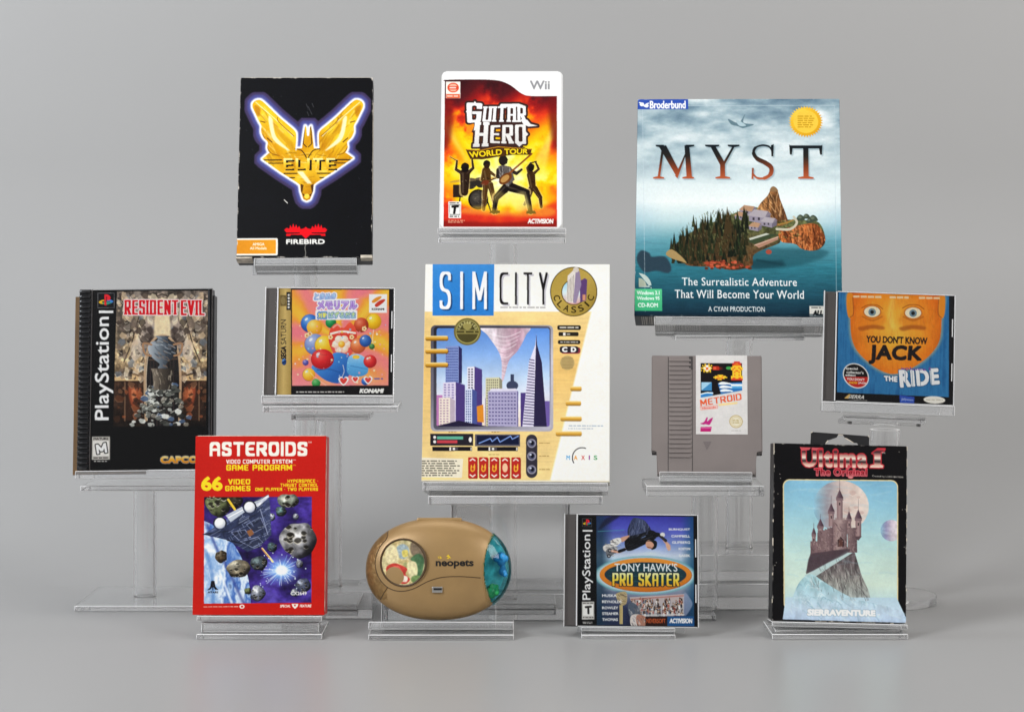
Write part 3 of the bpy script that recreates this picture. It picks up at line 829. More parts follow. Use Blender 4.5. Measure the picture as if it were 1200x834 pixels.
def art_horror():
    a = Art(sub('horror', .1, .0, 1, 1), '#0b0b0d')
    a.frame(75, 325, .3)
    console_strip(a, 110, 200, 40, 750, (128, 58, 194, 118), (118, 152, 190, 558))
    a.poly(rect(133, 128, 190, 138), '#f2f2ef')
    m = a.mask([(204, 52), (564, 48), (554, 584), (190, 584)])
    # dim stone vault with a doorway, rubble in front (no figures)
    a.paint(m, ('v', '#4a423c', '#6f6254', '#8c7a62', '#a08a68', '#2e2018', '#241913', '#15100d'), part='cover_picture')
    a.grain(m, 46, .55, 61); a.grain(m, 16, .55, 62); a.grain(m, 5, .35, 63)
    for cx in (382,):
        for sx in (1, -1):
            X = lambda pts: [(x if sx > 0 else 2 * cx - x, y) for x, y in pts]
            a.line(X([(250, 330), (284, 250), (300, 180), (330, 110), (382, 84)]), 16, '#b9a98a', curve=True, alpha=.75, clip=m)
            a.line(X([(232, 330), (264, 250), (282, 180), (318, 96), (382, 62)]), 5, '#2c241e', curve=True, alpha=.9, clip=m)
            a.blob(X([(210, 90), (270, 80), (262, 190), (226, 280), (206, 280)]), '#2f2a26', alpha=.6, soft=6, clip=m)
            a.blob(X([(300, 200), (340, 150), (362, 240), (330, 300), (292, 300)]), '#7f7470', alpha=.6, soft=6, clip=m)
            a.blob(X([(310, 210), (340, 190), (350, 240), (322, 262)]), '#2a2220', alpha=.8, soft=4, clip=m)
            a.blob(X([(262, 262), (292, 240), (300, 300), (262, 330)]), '#a89a8c', alpha=.7, soft=4, clip=m)
            a.line(X([(300, 330), (330, 280), (352, 230)]), 6, '#3a2f2a', alpha=.8, clip=m)
            a.poly(X([(196, 390), (262, 380), (300, 390), (300, 404), (196, 404)]), '#b79a70', alpha=.9, clip=m)
            a.poly(X([(230, 404), (290, 404), (286, 560), (230, 560)]), '#2b1b14', alpha=.85, clip=m)
            a.blob(X([(250, 430), (282, 424), (290, 480), (262, 500)]), '#8a3f26', alpha=.8, soft=5, clip=m)
            a.blob(X([(262, 442), (278, 438), (282, 470), (266, 480)]), '#c07a50', alpha=.6, soft=4, clip=m)
            a.line(X([(236, 410), (236, 560)]), 5, '#5a4433', clip=m)
    rs = random.Random(77)
    for k in range(240):
        x = rs.uniform(0, 178); y = rs.uniform(60, 400) if k < 190 else rs.uniform(400, 575); r = rs.uniform(5, 20)
        sh = [(r * rs.uniform(.4, 1.3) * math.cos(t), r * rs.uniform(.4, 1.5) * math.sin(t)) for t in np.arange(6) * math.pi / 3]
        c = rs.choice(['#c7b89c', '#8f8478', '#5d5048', '#2a221e', '#a5917a', '#3a302a', '#6f665e', '#1b1614', '#b79f80', '#57606a'] if y < 400 else ['#3a2418', '#1c120d', '#57321f', '#241812', '#6b4a34', '#8a4a2c'])
        for sx in (1, -1):
            a.poly([(384 + sx * (x + p), y + q) for p, q in sh], c, alpha=.62, clip=m)
            if k % 3 == 0: a.line([(384 + sx * (x + p), y + q) for p, q in sh[:3]], 2, '#e6dac2' if y < 400 else '#8a6a50', alpha=.55, clip=m)
    a.poly([(356, 80), (408, 80), (416, 230), (350, 230)], '#c9b792', alpha=.8, soft=4, clip=m)
    # dark archway with fallen masonry and beams in front of it
    a.blob([(320, 590), (316, 380), (330, 270), (384, 226), (436, 270), (450, 380), (446, 590)], '#121113', alpha=.92, soft=4, clip=m)
    a.line([(318, 560), (314, 380), (330, 270), (384, 224), (438, 270), (454, 380), (450, 560)], 9, '#a58a6c', curve=True, alpha=.85, clip=m); a.line([(324, 560), (320, 380), (336, 276), (384, 234)], 3, '#e0cdb0', curve=True, alpha=.7, clip=m)
    for x in range(336, 440, 13):
        a.line([(x, 300), (x, 580)], 4, '#2b2320', alpha=.8, clip=m)
    a.line([(330, 322), (440, 318)], 7, '#3c3029', clip=m)
    rg = random.Random(12)
    for k in range(120):
        y = rg.uniform(415, 580); w = 40 + (y - 400) * .45
        x = 384 + rg.uniform(-w, w); r = rg.uniform(5, 17)
        pts = [(x + r * rg.uniform(.7, 1.2) * math.cos(t), y + r * .7 * rg.uniform(.7, 1.2) * math.sin(t)) for t in np.arange(7) * 2 * math.pi / 7]
        a.poly(pts, rg.choice(['#2c2d2a', '#8e918b', '#5b5d57', '#b9bbb4', '#1f201e', '#40423d', '#6a665c', '#3d4e66']), alpha=.9, clip=m); a.line(pts[4:6], 2.5, '#d9d6cc', alpha=.6, clip=m)
    _y, _x, _a = m; a.c[_y:_y + _a.shape[0], _x:_x + _a.shape[1]] *= (1 + .28 * _a)[..., None]; np.clip(a.c, 0, 1, out=a.c)
    # stone urn on a pedestal in the middle of the arch
    ped = a.mask([(338, 356), (430, 356), (424, 372), (418, 440), (350, 440), (344, 372)]); a.paint(ped, ('h', '#8f8272', '#4a423a', '#241f1b'), clip=m); a.strokes_in(ped, (338, 356, 430, 440), 40, ['#c9bda6', '#2c2620', '#6d6253'], 20, 4, 85, 4, .5)
    urn = a.mask(smooth([(366, 354), (372, 338), (340, 310), (326, 276), (340, 252), (362, 246), (364, 236), (358, 228), (410, 228), (404, 236), (408, 246), (430, 252), (442, 276), (428, 310), (398, 338), (404, 354)], 5)); a.paint(urn, ('h', '#b9c0c6', '#7d8790', '#3b434c', '#1c2026'), clip=m); a.strokes_in(urn, (330, 230, 440, 350), 60, ['#d9dee2', '#2a3038', '#6f7a86', '#a8805f'], 22, 4, 20, 6, .45)
    for sx in (1, -1):
        a.line([(384 + sx * 44, 262), (384 + sx * 76, 258), (384 + sx * 70, 296), (384 + sx * 46, 306)], 8, '#a8805f', curve=True, clip=m)
    a.title('RESIDENT', (232, 86, 446, 144), '#d3101f', asp=.30, gap=.09, nib=(.17, .13), r=.06, serif=.03, outline=('#efd9d6', 4), part='title_lettering')
    a.title('EVIL', (456, 86, 550, 146), '#d3101f', asp=.30, gap=.09, nib=(.17, .13), r=.06, serif=.03, outline=('#efd9d6', 4), part='title_lettering')
    a.poly(rect(108, 622, 178, 712), '#b9b5ad', part='rating_label'); a.poly(rect(112, 638, 174, 698), '#e6e3dc')
    a.text('MATURE', (114, 626, 172, 635), '#2a2826', .03); a.title('M', [(122, 654), (162, 646), (168, 684), (128, 690)], '#f5f3ee', asp=.6, nib=(.22, .16), outline=('#2a2826', 4))
    a.fine((114, 701, 172, 709), 1, '#2a2826', seed=3, fillr=1); a.fine((116, 714, 170, 722), 1, '#d8d6d0', seed=4, fillr=1)
    a.text('CAPCOM', (376, 700, 554, 728), ('v', '#f0e0a0', '#e8a52c', '#d9861e'), bold=.05, space=1.05, outline=('#8d8a84', 2.5), part='publisher_mark')
    a.poly(rect(566, 40, 569, 750), '#77787c', alpha=.7)
    return a.done()

def jp(a, s, box, col, outs, bold=.02, rot=0, shear=0):
    m = a.mask(fit(glyphs(s, bold, shear), box, rot))
    for c, wd in outs:
        a.edge(m, wd, c, part='title_lettering')
    a.paint(m, col)

def ball(a, x, y, r, cols, ry=None, **k):
    return a.poly(ell(x, y, r, ry or r), ('b',) + cols, **k)

def art_balloon():
    a = Art(sub('balloon', .092, .012, .975, .988), '#0d0c0d')
    a.frame(300, 325, .1977)
    a.poly(rect(120, 40, 206, 720), ('h', '#8c7440', '#cdb06a', '#a98c4c'), part='console_band')
    a.poly(rect(143, 102, 178, 166), '#6d5a34'); a.poly(ell(160, 134, 14, 24), '#8d7a4c')
    a.poly(rect(180, 84, 204, 190), '#131214')
    for k in range(5):
        a.poly(rect(187, 96 + k * 18, 198, 107 + k * 18), '#e9e6dd')
    a.text('SEGA', (146, 402, 178, 480), '#16161a', bold=.03, rot=90, part='console_lettering'); a.text('SATURN', (146, 246, 178, 392), '#16161a', bold=.008, rot=90, part='console_lettering')
    a.poly(ell(165, 496, 13, 20), ('b', '#6fa6d8', '#2b5fae', '#16305e')); a.poly(ell(165, 496, 17, 6, -35), '#16305e')
    pic = rect(212, 70, 786, 638)
    m = a.mask(pic)
    def rays(u, v):
        x, y = u - .5, v - .52
        n = noise(u.shape[0], u.shape[1], a.px(120), 12, 4)
        t = .5 + .5 * np.sin(np.arctan2(y, x) * 7 + 2.5 * (n - .5) + 1.0)
        c = a.ramp(t * .75 + .35 * (n - .3), ['#ea7a86', '#f08a78', '#f3993f', '#f6b53a', '#f7cf4a'])
        k = np.clip((v - .8) * 4, 0, .8)[..., None]
        return c * (1 - k) + hexc('#ef8f96') * k
    a.paint(m, rays, part='cover_picture')
    H = lambda c: (c[0], c[1])
    # plain balloons, toy blocks of colour, flowers (no figures)
    ball(a, 318, 268, 54, ('#7fb2ea', '#2f6cc0', '#173f86')); a.line([(318, 320), (312, 400), (330, 470)], 3, '#f3e9dc', curve=True)
    ball(a, 442, 264, 32, ('#5fb878', '#1f8a48', '#0f5f30')); ball(a, 696, 258, 46, ('#fce46a', '#f0bf1e', '#c98c12')); a.line([(696, 304), (690, 360), (700, 430)], 3, '#f3e9dc', curve=True)
    ball(a, 345, 292, 46, ('#fbe38a', '#f1b83c', '#d98a1e')); ball(a, 622, 278, 44, ('#e98a6a', '#c64a2c', '#8f2d1a'))
    ball(a, 348, 392, 62, ('#b7c4e6', '#7d92c8', '#5069a6')); ball(a, 404, 398, 58, ('#fbe77a', '#efc02c', '#d59a1a'))
    a.blob([(514, 520), (436, 400), (436, 310), (476, 268), (516, 296), (556, 262), (592, 310), (588, 400)], ('v', '#ee5a42', '#d6402f', '#e0584a', '#c73c34'))
    a.line([(442, 330), (510, 316), (586, 326)], 12, '#f4e6d8', curve=True); a.line([(456, 292), (480, 276), (500, 290)], 10, '#f6a08c', curve=True)
    for k in range(6):
        t = k * 1.047; ball(a, 506 + 32 * math.cos(t), 392 + 32 * math.sin(t), 24, ('#fdeede', '#f8dcc8', '#eab89c'))
    ball(a, 506, 392, 20, ('#fbe38a', '#f1b83c', '#d98a1e')); ball(a, 604, 400, 46, ('#f7b27c', '#dd7240', '#b04a28'))
    a.blob([(330, 520), (420, 470), (480, 440), (560, 470), (560, 560), (500, 622), (420, 610), (352, 560)], ('d', '#7fb8ea', '#3f86d0', '#2a62b0', '#2c5fa8'))
    a.blob([(548, 470), (600, 450), (650, 480), (662, 560), (600, 586), (540, 560)], ('v', '#9fd0ee', '#5fa8dc', '#4590c8')); ball(a, 648, 372, 36, ('#6a98d8', '#2f62ae', '#1c4180'))
    a.line([(360, 545), (430, 540), (500, 560)], 5, '#1d4a8e', curve=True, alpha=.7); a.line([(514, 516), (520, 560), (490, 620)], 3, '#f3e9dc', curve=True)
    a.line([(560, 520), (660, 540)], 4, '#2a6aa6', alpha=.7); a.poly(ell(592, 468, 22, 12), '#f2c23a')
    ball(a, 392, 480, 68, ('#f0685a', '#d5282c', '#9c141c'), ry=60); ball(a, 676, 494, 39, ('#f27a6a', '#d63030', '#a0181e'))
    ball(a, 312, 572, 38, ('#fbe07a', '#f2bf3a', '#d58f20')); ball(a, 355, 622, 26, ('#7fc27a', '#3f9a4e', '#2a7038')); ball(a, 648, 612, 24, ('#6fa0e2', '#2f66ba', '#1d4686')); ball(a, 292, 500, 18, ('#b0a4d8', '#5a58a8', '#3d3a80')); ball(a, 686, 406, 17, ('#7fae6a', '#3d7a40', '#27552a'))
    for x, y, r in ((518, 608, 30), (664, 604, 26), (588, 600, 22)):
        hp = [(x, y + r), (x - r, y - r * .1), (x - r * .8, y - r * .7), (x - r * .3, y - r * .75), (x, y - r * .35), (x + r * .3, y - r * .75), (x + r * .8, y - r * .7), (x + r, y - r * .1)]
        a.blob(hp, '#fbf1ea'); a.blob([(x + (p[0] - x) * .7, y + (p[1] - y) * .7) for p in hp], '#d9433c')
    for x, y in ((318, 330), (566, 350), (640, 300), (440, 350), (300, 340)):
        for k in range(5):
            t = k * 1.257; a.poly(ell(x + 8 * math.cos(t), y + 8 * math.sin(t), 7), '#f6d9a0')
        a.poly(ell(x, y, 5), '#c0542c')
    a.line([(320, 560), (350, 590), (420, 640)], 3, '#fff1de', curve=True, alpha=.6)
    a.fine((700, 590, 756, 606), 1, '#3f5aa8', .8, 3)
    for k in range(60):
        rr = random.Random(k + 100); x, y = rr.uniform(230, 770), rr.uniform(250, 620); r = rr.uniform(2, 7)
        a.poly(ell(x, y, r), rr.choice(['#fdf3c0', '#f6a0a8', '#ffffff', '#8fd0ea', '#f2d24a']), alpha=.75)
    for x, y, r in ((318, 268, 54), (392, 480, 66), (676, 494, 39), (696, 258, 46), (348, 392, 62), (404, 398, 58), (312, 572, 38), (604, 400, 46), (648, 372, 36)):
        a.line(ell(x, y, r, r)[10:34], 2.5, '#5b2a2a', alpha=.45); a.blob(ell(x - r * .4, y - r * .45, r * .2, r * .12, -40), '#ffffff', alpha=.8)
    # words of the title
    jp(a, 'ときめき', (344, 92, 470, 132), ('v', '#bfe3f5', '#8fb6e0'), (('#f6f1f6', 9), ('#8a9ad0', 3)), shear=.2)
    a.poly([(326, 134), (480, 124), (612, 122), (560, 136)], '#f6f1f6')
    jp(a, 'メモリアル', (362, 136, 596, 186), ('v', '#d7c2ee', '#b08ad6', '#c7a0dc'), (('#f6f1f6', 9), ('#8f6fc0', 3)), bold=.035)
    m2 = a.mask(rect(356, 196, 592, 242)); a.edge(m2, 6, '#f2eef2', soft=3)
    jp(a, '対戦', (366, 204, 420, 238), '#f2e25a', (('#4a86cc', 7),), bold=.03); jp(a, 'ぱずるだま', (428, 202, 588, 238), ('v', '#d9e86a', '#a6d0d8'), (('#f6f1f6', 8), ('#5f86c4', 3)), bold=.03)
    a.poly(rect(668, 96, 774, 206), '#f7f3ee', part='publisher_label')
    a.blob([(684, 138), (706, 118), (734, 108), (742, 114), (722, 134), (694, 148)], '#e0902e'); a.blob([(702, 160), (726, 136), (754, 126), (764, 132), (742, 154), (714, 172)], '#c93a2c')
    a.text('KONAMI', (684, 178, 758, 191), '#1c1a1c', bold=.04)
    a.poly(rect(206, 638, 790, 708), '#141214'); a.fine((236, 670, 522, 682), 1, '#e6e2dc', .9, 7, 1)
    a.text('KONAMI', (612, 656, 760, 684), '#f2efe8', bold=.06, shear=.25, part='publisher_mark')
    a.poly(rect(788, 60, 812, 710), '#19171a')
    return a.done()

def art_city():
    a = Art(FACE['city'], '#f3f0e8')
    a.frame(485, 300, .3478)
    sand = [(30, 188), (602, 188), (462, 756), (24, 756)]
    m = a.mask(sand)
    a.paint(m, ('v', '#efd08c', '#e6bd70', '#ecca84', '#f0d592')); a.grain(m, 60, .07, 5); a.grain(m, 5, .05, 6, 90)
    a.poly([(598, 188), (604, 188), (468, 756), (458, 756)], '#fffdf6', alpha=.7, soft=2)
    # the screen
    a.poly(rrect(56, 234, 470, 592, 16), ('d', '#4c4a55', '#6d6b78', '#c9c6cf', '#a8a5b0')); a.poly(rrect(66, 238, 462, 586, 12), ('d', '#26242c', '#55535f', '#b9b6c2'))
    scr = a.mask(rrect(76, 244, 458, 576, 8))
    a.paint(scr, ('v', '#5584cc', '#7fa6de', '#b9cfe9', '#e2dfe6', '#f0dcc4'), part='screen_picture')
    a.grain(scr, 90, .1, 7)
    tw = [(232, 240), (384, 240), (378, 268), (352, 318), (322, 352), (308, 400), (302, 420), (296, 420), (296, 360), (284, 320), (250, 270)]
    tm = a.blob(tw, ('h', '#e6dce2', '#dccfd6', '#c4a8b4', '#b08a9a', '#cdbac6'), clip=scr); a.grain(tm, 30, .22, 8, 12)
    rg = random.Random(3)
    for k in range(10):
        y = 262 + k * 14; a.line([(296 - (420 - y) * .26, y), (310, y + 12), (306 + (420 - y) * .34, y - 6)], 3, rg.choice(['#f6eef2', '#a58494', '#efe2e8']), curve=True, alpha=.55, clip=tm)
    P = '#4a3a78'; D = '#241f38'
    a.poly(rect(76, 470, 96, 576), '#b878b0', clip=scr); a.poly(rect(420, 490, 458, 576), '#6d5aa0', clip=scr); a.poly(rect(240, 480, 300, 576), '#6d5aa0', clip=scr); a.poly(rect(360, 462, 384, 576), P, clip=scr)
    def tower(x0, x1, y0, y1, lit, dark, win, split=.6, rows=None, cols=4, skew=8):
        xm = x0 + (x1 - x0) * split
        a.poly([(x0, y0), (xm, y0 - 2), (xm, y1), (x0, y1)], lit, clip=scr); a.poly([(xm, y0 - 2), (x1, y0 + skew), (x1, y1), (xm, y1)], dark, clip=scr)
        rows = rows or int((y1 - y0) / 9)
        for r in range(rows):
            y = y0 + 5 + r * (y1 - y0 - 6) / rows
            for c in range(cols):
                xa = x0 + 3 + c * (xm - x0 - 4) / cols
                a.poly(rect(xa, y, xa + (xm - x0 - 4) / cols * .6, y + 4.5), win, clip=scr)
    tower(106, 162, 306, 430, '#7f8fc4', '#2c2a58', '#3a4884', .8, cols=6)
    tower(98, 172, 428, 574, '#d8cfe2', P, '#8a7fae', .58, cols=3); tower(84, 138, 480, 576, '#e8dccc', '#b7a8b6', '#b090a8', .7, cols=3)
    tower(180, 230, 376, 576, '#e3dfe8', P, '#3b3550', .48, cols=2); tower(172, 212, 450, 576, '#cfd6ea', '#46508e', '#3b4a86', .6, cols=3)
    a.poly([(212, 508), (234, 502), (236, 562), (214, 560)], '#d9882a', clip=scr)
    tower(242, 298, 412, 576, '#cfcba6', '#8a8670', '#6f6a58', .82, cols=6); a.poly(ell(332, 438, 20, 16), '#39405a', clip=scr); a.poly(rect(326, 400, 338, 426), '#39405a', clip=scr)
    a.poly([(252, 458), (262, 448), (344, 448), (352, 458)], '#d8d4e4', clip=scr); tower(250, 352, 458, 576, '#a9a3c4', '#5b5488', '#57507e', .97, cols=9, rows=9, skew=0)
    a.poly([(388, 360), (410, 300), (413, 262), (416, 300), (432, 360), (448, 576), (366, 576)], '#ddd8ea', clip=scr); a.poly([(413, 262), (416, 300), (432, 360), (448, 576), (404, 576), (410, 360)], '#2a2444', clip=scr)
    for k in range(24):
        y = 350 + k * 9.4; x0 = 388 - (y - 360) * .10; a.line([(x0 + 2, y), (406, y + 3)], 3.4, '#3d3660', clip=scr)
    a.poly([(70, 576), (150, 556), (240, 574), (330, 576), (70, 582)], D, clip=scr)
    for y in (278, 322, 368):
        a.poly(rrect(38, y - 7, 116, y + 9, 6), '#7a5414'); a.poly(rrect(38, y - 8, 114, y + 5, 5), ('v', '#fae2a0', '#d9a33c', '#b27a1e'))
    for x0, x1, y in ((528, 566, 448), (512, 564, 497), (494, 566, 549), (478, 566, 599)):
        a.poly(rrect(x0, y - 7, x1, y + 9, 6), '#9a7a3e'); a.poly(rrect(x0, y - 8, x1, y + 5, 5), ('v', '#fae2a0', '#e0ac48', '#b9842c'))
    a.poly(ell(180, 256, 46, 46), '#6d6434', part='warranty_seal'); a.poly(ell(180, 256, 40, 40), '#a39a5a'); a.poly(ell(180, 256, 37, 37), '#4a4424'); a.poly(rect(140, 250, 222, 264), '#8a8048')
    a.fine((144, 252, 218, 262), 1, '#2c2812', seed=5, fillr=1); a.poly(ell(180, 236, 15, 14), '#968c50'); a.arc('CERTIFIED', 180, 256, 31, -70, 70, 9, '#c4bb7c')
    # panel of instruments
    a.poly(rect(55, 600, 200, 640), '#25222a'); a.poly(rect(206, 602, 358, 642), '#55525e'); a.poly(rect(212, 606, 354, 636), '#151a34')
    a.poly(rect(78, 609, 166, 619), '#5fae92'); a.poly(rect(78, 622, 146, 632), '#c0404a'); a.poly(ell(70, 612, 5), '#e8e4e0'); a.poly(ell(70, 627, 5), '#e8e4e0'); a.poly(ell(190, 620, 5, 9), '#e8e4e0')
    a.line([(220, 632), (258, 616), (264, 626), (282, 612), (290, 628), (326, 608), (332, 618), (352, 608)], 3.4, '#7f9fe0')
    for x0, x1, k in ((62, 196, 132), (214, 350, 264)):
        a.poly(rect(x0, 644, x1, 658), '#1a171c'); a.poly(rect(k - 12, 645, k + 16, 657), '#4a474e'); a.poly(rect(k - 12, 645, k - 7, 657), '#efece6'); a.poly(ell(k + 3, 651, 4), '#efece6'); a.poly(rect(x1 - 5, 646, x1 - 1, 656), '#cfccc6')
    for x in (125, 270):
        a.fine((x - 8, 592, x + 20, 597), 1, '#8a6a30', .8, 4, 1)
    a.fine((252, 668, 288, 672), 1, '#8a6a30', .8, 5, 1)
    for k in range(5):
        x = 183 + k * 36.4
        a.poly(rrect(x + 2, 681, x + 32, 751, 3), '#7d1c1c'); a.poly(rrect(x, 679, x + 30, 749, 3), '#b62a24'); a.line([(x + 7, 690), (x + 15, 684), (x + 23, 690)], 4, '#f6e9dc'); a.line([(x + 7, 738), (x + 15, 744), (x + 23, 738)], 4, '#f6e9dc')
        if k == 3: a.blob(ell(x + 15, 714, 9, 15), '#f0c09a')
        else:
            a.blob([(x + 8, 722), (x + 10, 704), (x + 16, 712), (x + 22, 700), (x + 23, 720), (x + 15, 728)], '#f2b23a'); a.blob(ell(x + 15, 718, 4, 6), '#c0421e')
    a.poly(rrect(378, 602, 416, 748, 19), '#33303a')
    for y in (632, 675, 720):
        a.poly(ell(397, y, 15, 15), '#8f8c9a'); a.poly(ell(397, y, 11, 11), '#4d5068'); a.poly(ell(399, y - 1, 6, 7), '#14141c'); a.poly(ell(393, y - 5, 4, 3), '#c9cfe0')
        a.fine((422, y - 3, 458, y + 2), 1, '#94753c', .8, y, 1)
    a.poly([(22, 680), (166, 684), (162, 748), (20, 746)], '#ece4cc', part='notice_label'); a.fine((26, 688, 160, 744), 7, '#5a564c', .85, 9, .75)
    for y0, y1, x0, x1 in ((234, 250, 484, 564), (284, 298, 486, 562)):
        a.poly(rrect(x0, y0, x1, y1, 6), '#28241f'); a.fine((x0 + 8, y0 + 4, x1 - 8, y1 - 4), 1, '#d9d4c6', .9, y0, 1)
    a.poly(rrect(488, 257, 556, 271, 5), '#28241f'); a.poly(rect(504, 259, 512, 269), '#e9e4da'); a.fine((516, 260, 530, 268), 1, '#cfcabc', seed=2)
    a.poly(rrect(496, 308, 562, 330, 8), '#8a3340'); a.poly(rrect(492, 305, 556, 327, 8), '#2a262c'); a.text('C', (500, 307, 518, 325), '#f2efe8', .05); a.text('D', (530, 307, 548, 325), '#f2efe8', .05)
    a.poly(ell(518, 361, 24, 24), '#b59c66'); 
    for k in range(8):
        a.line([(500, 344 + k * 5), (536, 344 + k * 5)], 1.6, '#8f7848', alpha=.8)
    a.fine((522, 570, 640, 576), 1, '#8fa2b8', .8, 3, 1); a.fine((520, 580, 604, 585), 1, '#8fa2b8', .8, 4, 1)
    # heading
    blue = a.poly([(62, 27), (271, 27), (269, 202), (62, 202)], ('v', '#3f8cd4', '#2f80cc', '#2b78c4'), part='heading_panel'); a.grain(blue, 40, .05, 3)
    for wd, q, c, sh in (('SIM', (86, 52, 246, 180), '#f7f7f2', '#17365e'), ('CITY', (289, 55, 452, 164), '#1d1b1c', '#b9b6c0')):
        off = 5
        a.mask; a.paint(a.mask(fit(skeleton(wd, .34, .34, .22, (.1, .07)), (q[0] + off, q[1] + off, q[2] + off, q[3] + off))), sh, .8)
        a.title(wd, q, c, asp=.34, gap=.34, r=.22, nib=(.1, .07), part='title_lettering')
    a.fine((292, 170, 448, 178), 1, '#8f8b8c', .8, 8, 1)
    a.poly(ell(540, 120, 80, 84), '#4a3d18', part='classic_badge'); a.poly(ell(540, 120, 77, 81), ('d', '#a98d3e', '#b59a4a', '#8f7630'))
    a.poly(ell(540, 122, 42, 44), '#5a481c'); a.poly(ell(540, 122, 39, 41), ('v', '#8fc7dc', '#cfe3e6', '#cf9a92'))
    a.arc('CLASSIC', 540, 120, 61, -110, -250, 22, '#2b220c', bold=.02, inward=True)
    a.poly([(560, 84), (578, 74), (586, 80), (582, 150), (562, 156)], '#5b3f6e'); a.poly([(520, 66), (548, 38), (560, 52), (566, 96), (548, 160), (514, 154)], '#ded6cc'); a.poly([(548, 38), (560, 52), (566, 96), (548, 160), (538, 158)], '#8f7f9a')
    for k in range(5):
        a.line([(520 + k * 5, 84 - k * 5), (518 + k * 5, 154)], 1.6, '#8a8078')
    a.poly(ell(548, 46, 10, 9), '#cfc6bc'); a.poly(rect(570, 130, 580, 150), '#c98a6a')
    # maker's mark: arc and five coloured letters
    t = np.radians(np.arange(150, 300, 10)); a.line(np.stack([567 + 33 * np.cos(t), 680 + 34 * np.sin(t)], 1), 3.4, '#25232a')
    for ch, x, c in zip('MAXIS', (520, 545, 570, 591, 612), ('#3f9ad0', '#e0902a', '#c8322e', '#8a2f86', '#3a9a5a')):
        a.text(ch, (x - (6 if ch != 'I' else 2), 672, x + (6 if ch != 'I' else 2), 687), c, bold=.03, part='publisher_mark')
    a.poly([(24, 754), (660, 756), (660, 764), (24, 762)], '#d9cfae', alpha=.6)
    a.grain(a.full(), 50, .02, 90)
    a.wear(.06, 5, '#dcd6c8')
    return a.done()

def pixels(a, x, y, s, rows, pal):
    sx, sy = s
    for j, row in enumerate(rows):
        for i, ch in enumerate(row):
            if ch != '.':
                a.poly(rect(x + i * sx, y + j * sy, x + (i + 1.03) * sx, y + (j + 1.03) * sy), pal[ch])

CARTLABEL = [(755 + 290 * .2098, 405 + 52 * .2098), (755 + 577 * .2098, 405 + 52 * .2098), (755 + 576 * .2098, 405 + 496 * .2098), (755 + 290 * .2098, 405 + 496 * .2098)]
def art_cart():
    a = Art(CARTLABEL, '#d6d3d0')
    a.frame(755, 405, .2098)
    sc = [(316, 97), (548, 97), (548, 250), (316, 292)]
    a.poly(sc, '#171416', part='cover_picture')
    rg = random.Random(9)
    pal = {'y': '#f2c230', 'o': '#e06a24', 'r': '#c8322a', 'w': '#efece4', 'b': '#3f8fd0', 'c': '#9fd0ea', 'n': '#1d5f9e', 'g': '#3f9a4a', 'k': '#171416'}
    # plain blocks and crystals in screen colours (no characters)
    pixels(a, 318, 100, (7, 7), ['...y..y..', '.y.ywwy.y', '..yywwyy.', 'yywwoowwy', '..ywoowy.', 'y.yywwyy.', '..y.yy.y.'], pal)
    a.poly(rect(384, 114, 420, 136), '#b3301f'); a.poly(rect(388, 118, 404, 132), '#e05a3a'); a.poly(rect(420, 118, 446, 134), ('h', '#7d2418', '#171416'))
    a.poly(ell(474, 124, 16, 9), '#3f9a4a'); pixels(a, 388, 162, (7.7, 6), ['...yyyy...', '.yyoyyoyy.', 'yyyyyyyyyy', '.yoooooy..', '...yyy....'], pal)
    pixels(a, 486, 86, (8.2, 8.2), ['..rrrr..', '.rroorr.', '.roooor.', '.yyyyyy.', 'yyoyyoyy', 'yoyyyyoy', '.yyooyy.', '.yoyyoy.', '.yyyyyy.', '.yoyyoy.', 'yyyyyyyy', 'yooyyooy', 'rrrrrrrr'], pal)
    a.poly(rect(320, 204, 378, 252), '#9fcbe2'); a.poly([(378, 204), (378, 252), (320, 252)], '#3f86b8'); a.poly([(316, 268), (384, 258), (384, 280), (316, 292)], '#2f7fc0'); a.line([(318, 272), (350, 264), (384, 266)], 7, '#dfeef4', curve=True)
    a.poly([(412, 210), (548, 204), (548, 250), (430, 272)], '#2a72b4'); a.poly(rect(486, 214, 548, 226), '#e6f1f5'); a.poly(rect(478, 226, 548, 238), '#5aa6d8')
    for x, y in ((416, 206), (420, 226), (424, 246)):
        a.blob([(x, y + 8), (x + 20, y - 4), (x + 60, y + 2), (x + 72, y + 10), (x + 30, y + 14)], '#eaf4f6'); a.line([(x + 8, y + 14), (x + 60, y + 12)], 4, '#174a86')
    a.title('METROID', [(312, 304), (541, 266), (545, 302), (316, 340)], '#df5a30', asp=.6, gap=.14, r=.28, nib=(.2, .17), part='title_lettering')
    a.poly([(412, 326), (522, 314), (520, 326), (420, 338)], '#edcf8e', alpha=.9)
    a.poly([(312, 342), (410, 332), (412, 352), (316, 362)], '#e09082'); a.poly([(315, 345), (407, 335), (409, 350), (318, 359)], '#e8c9c2'); a.text('Nintendo', [(322, 346), (402, 337), (404, 349), (324, 357)], '#d8655a', .03)
    a.blob([(314, 436), (334, 428), (348, 404), (356, 404), (352, 424), (372, 408), (384, 404), (376, 426), (364, 444), (344, 440), (330, 442)], '#b8287a')
    a.poly([(316, 456), (378, 454), (372, 482), (314, 482)], '#b8186a', part='series_mark'); a.poly([(318, 460), (376, 458), (375, 464), (317, 466)], '#d0609a')
    a.poly(ell(512, 424, 37, 36), '#b39a5a', part='quality_seal'); a.poly(ell(512, 424, 33, 32), '#e2dac2'); a.poly(ell(512, 424, 28, 27), '#b9a468'); a.poly(ell(512, 424, 26, 25), '#ded6be'); a.fine((492, 412, 532, 436), 3, '#a8935a', .8, 3, .9)
    a.fine((484, 472, 540, 479), 1, '#a8a4a0', .9, 5, 1)
    a.grain(a.full(), 40, .03, 7)
    return a.done()

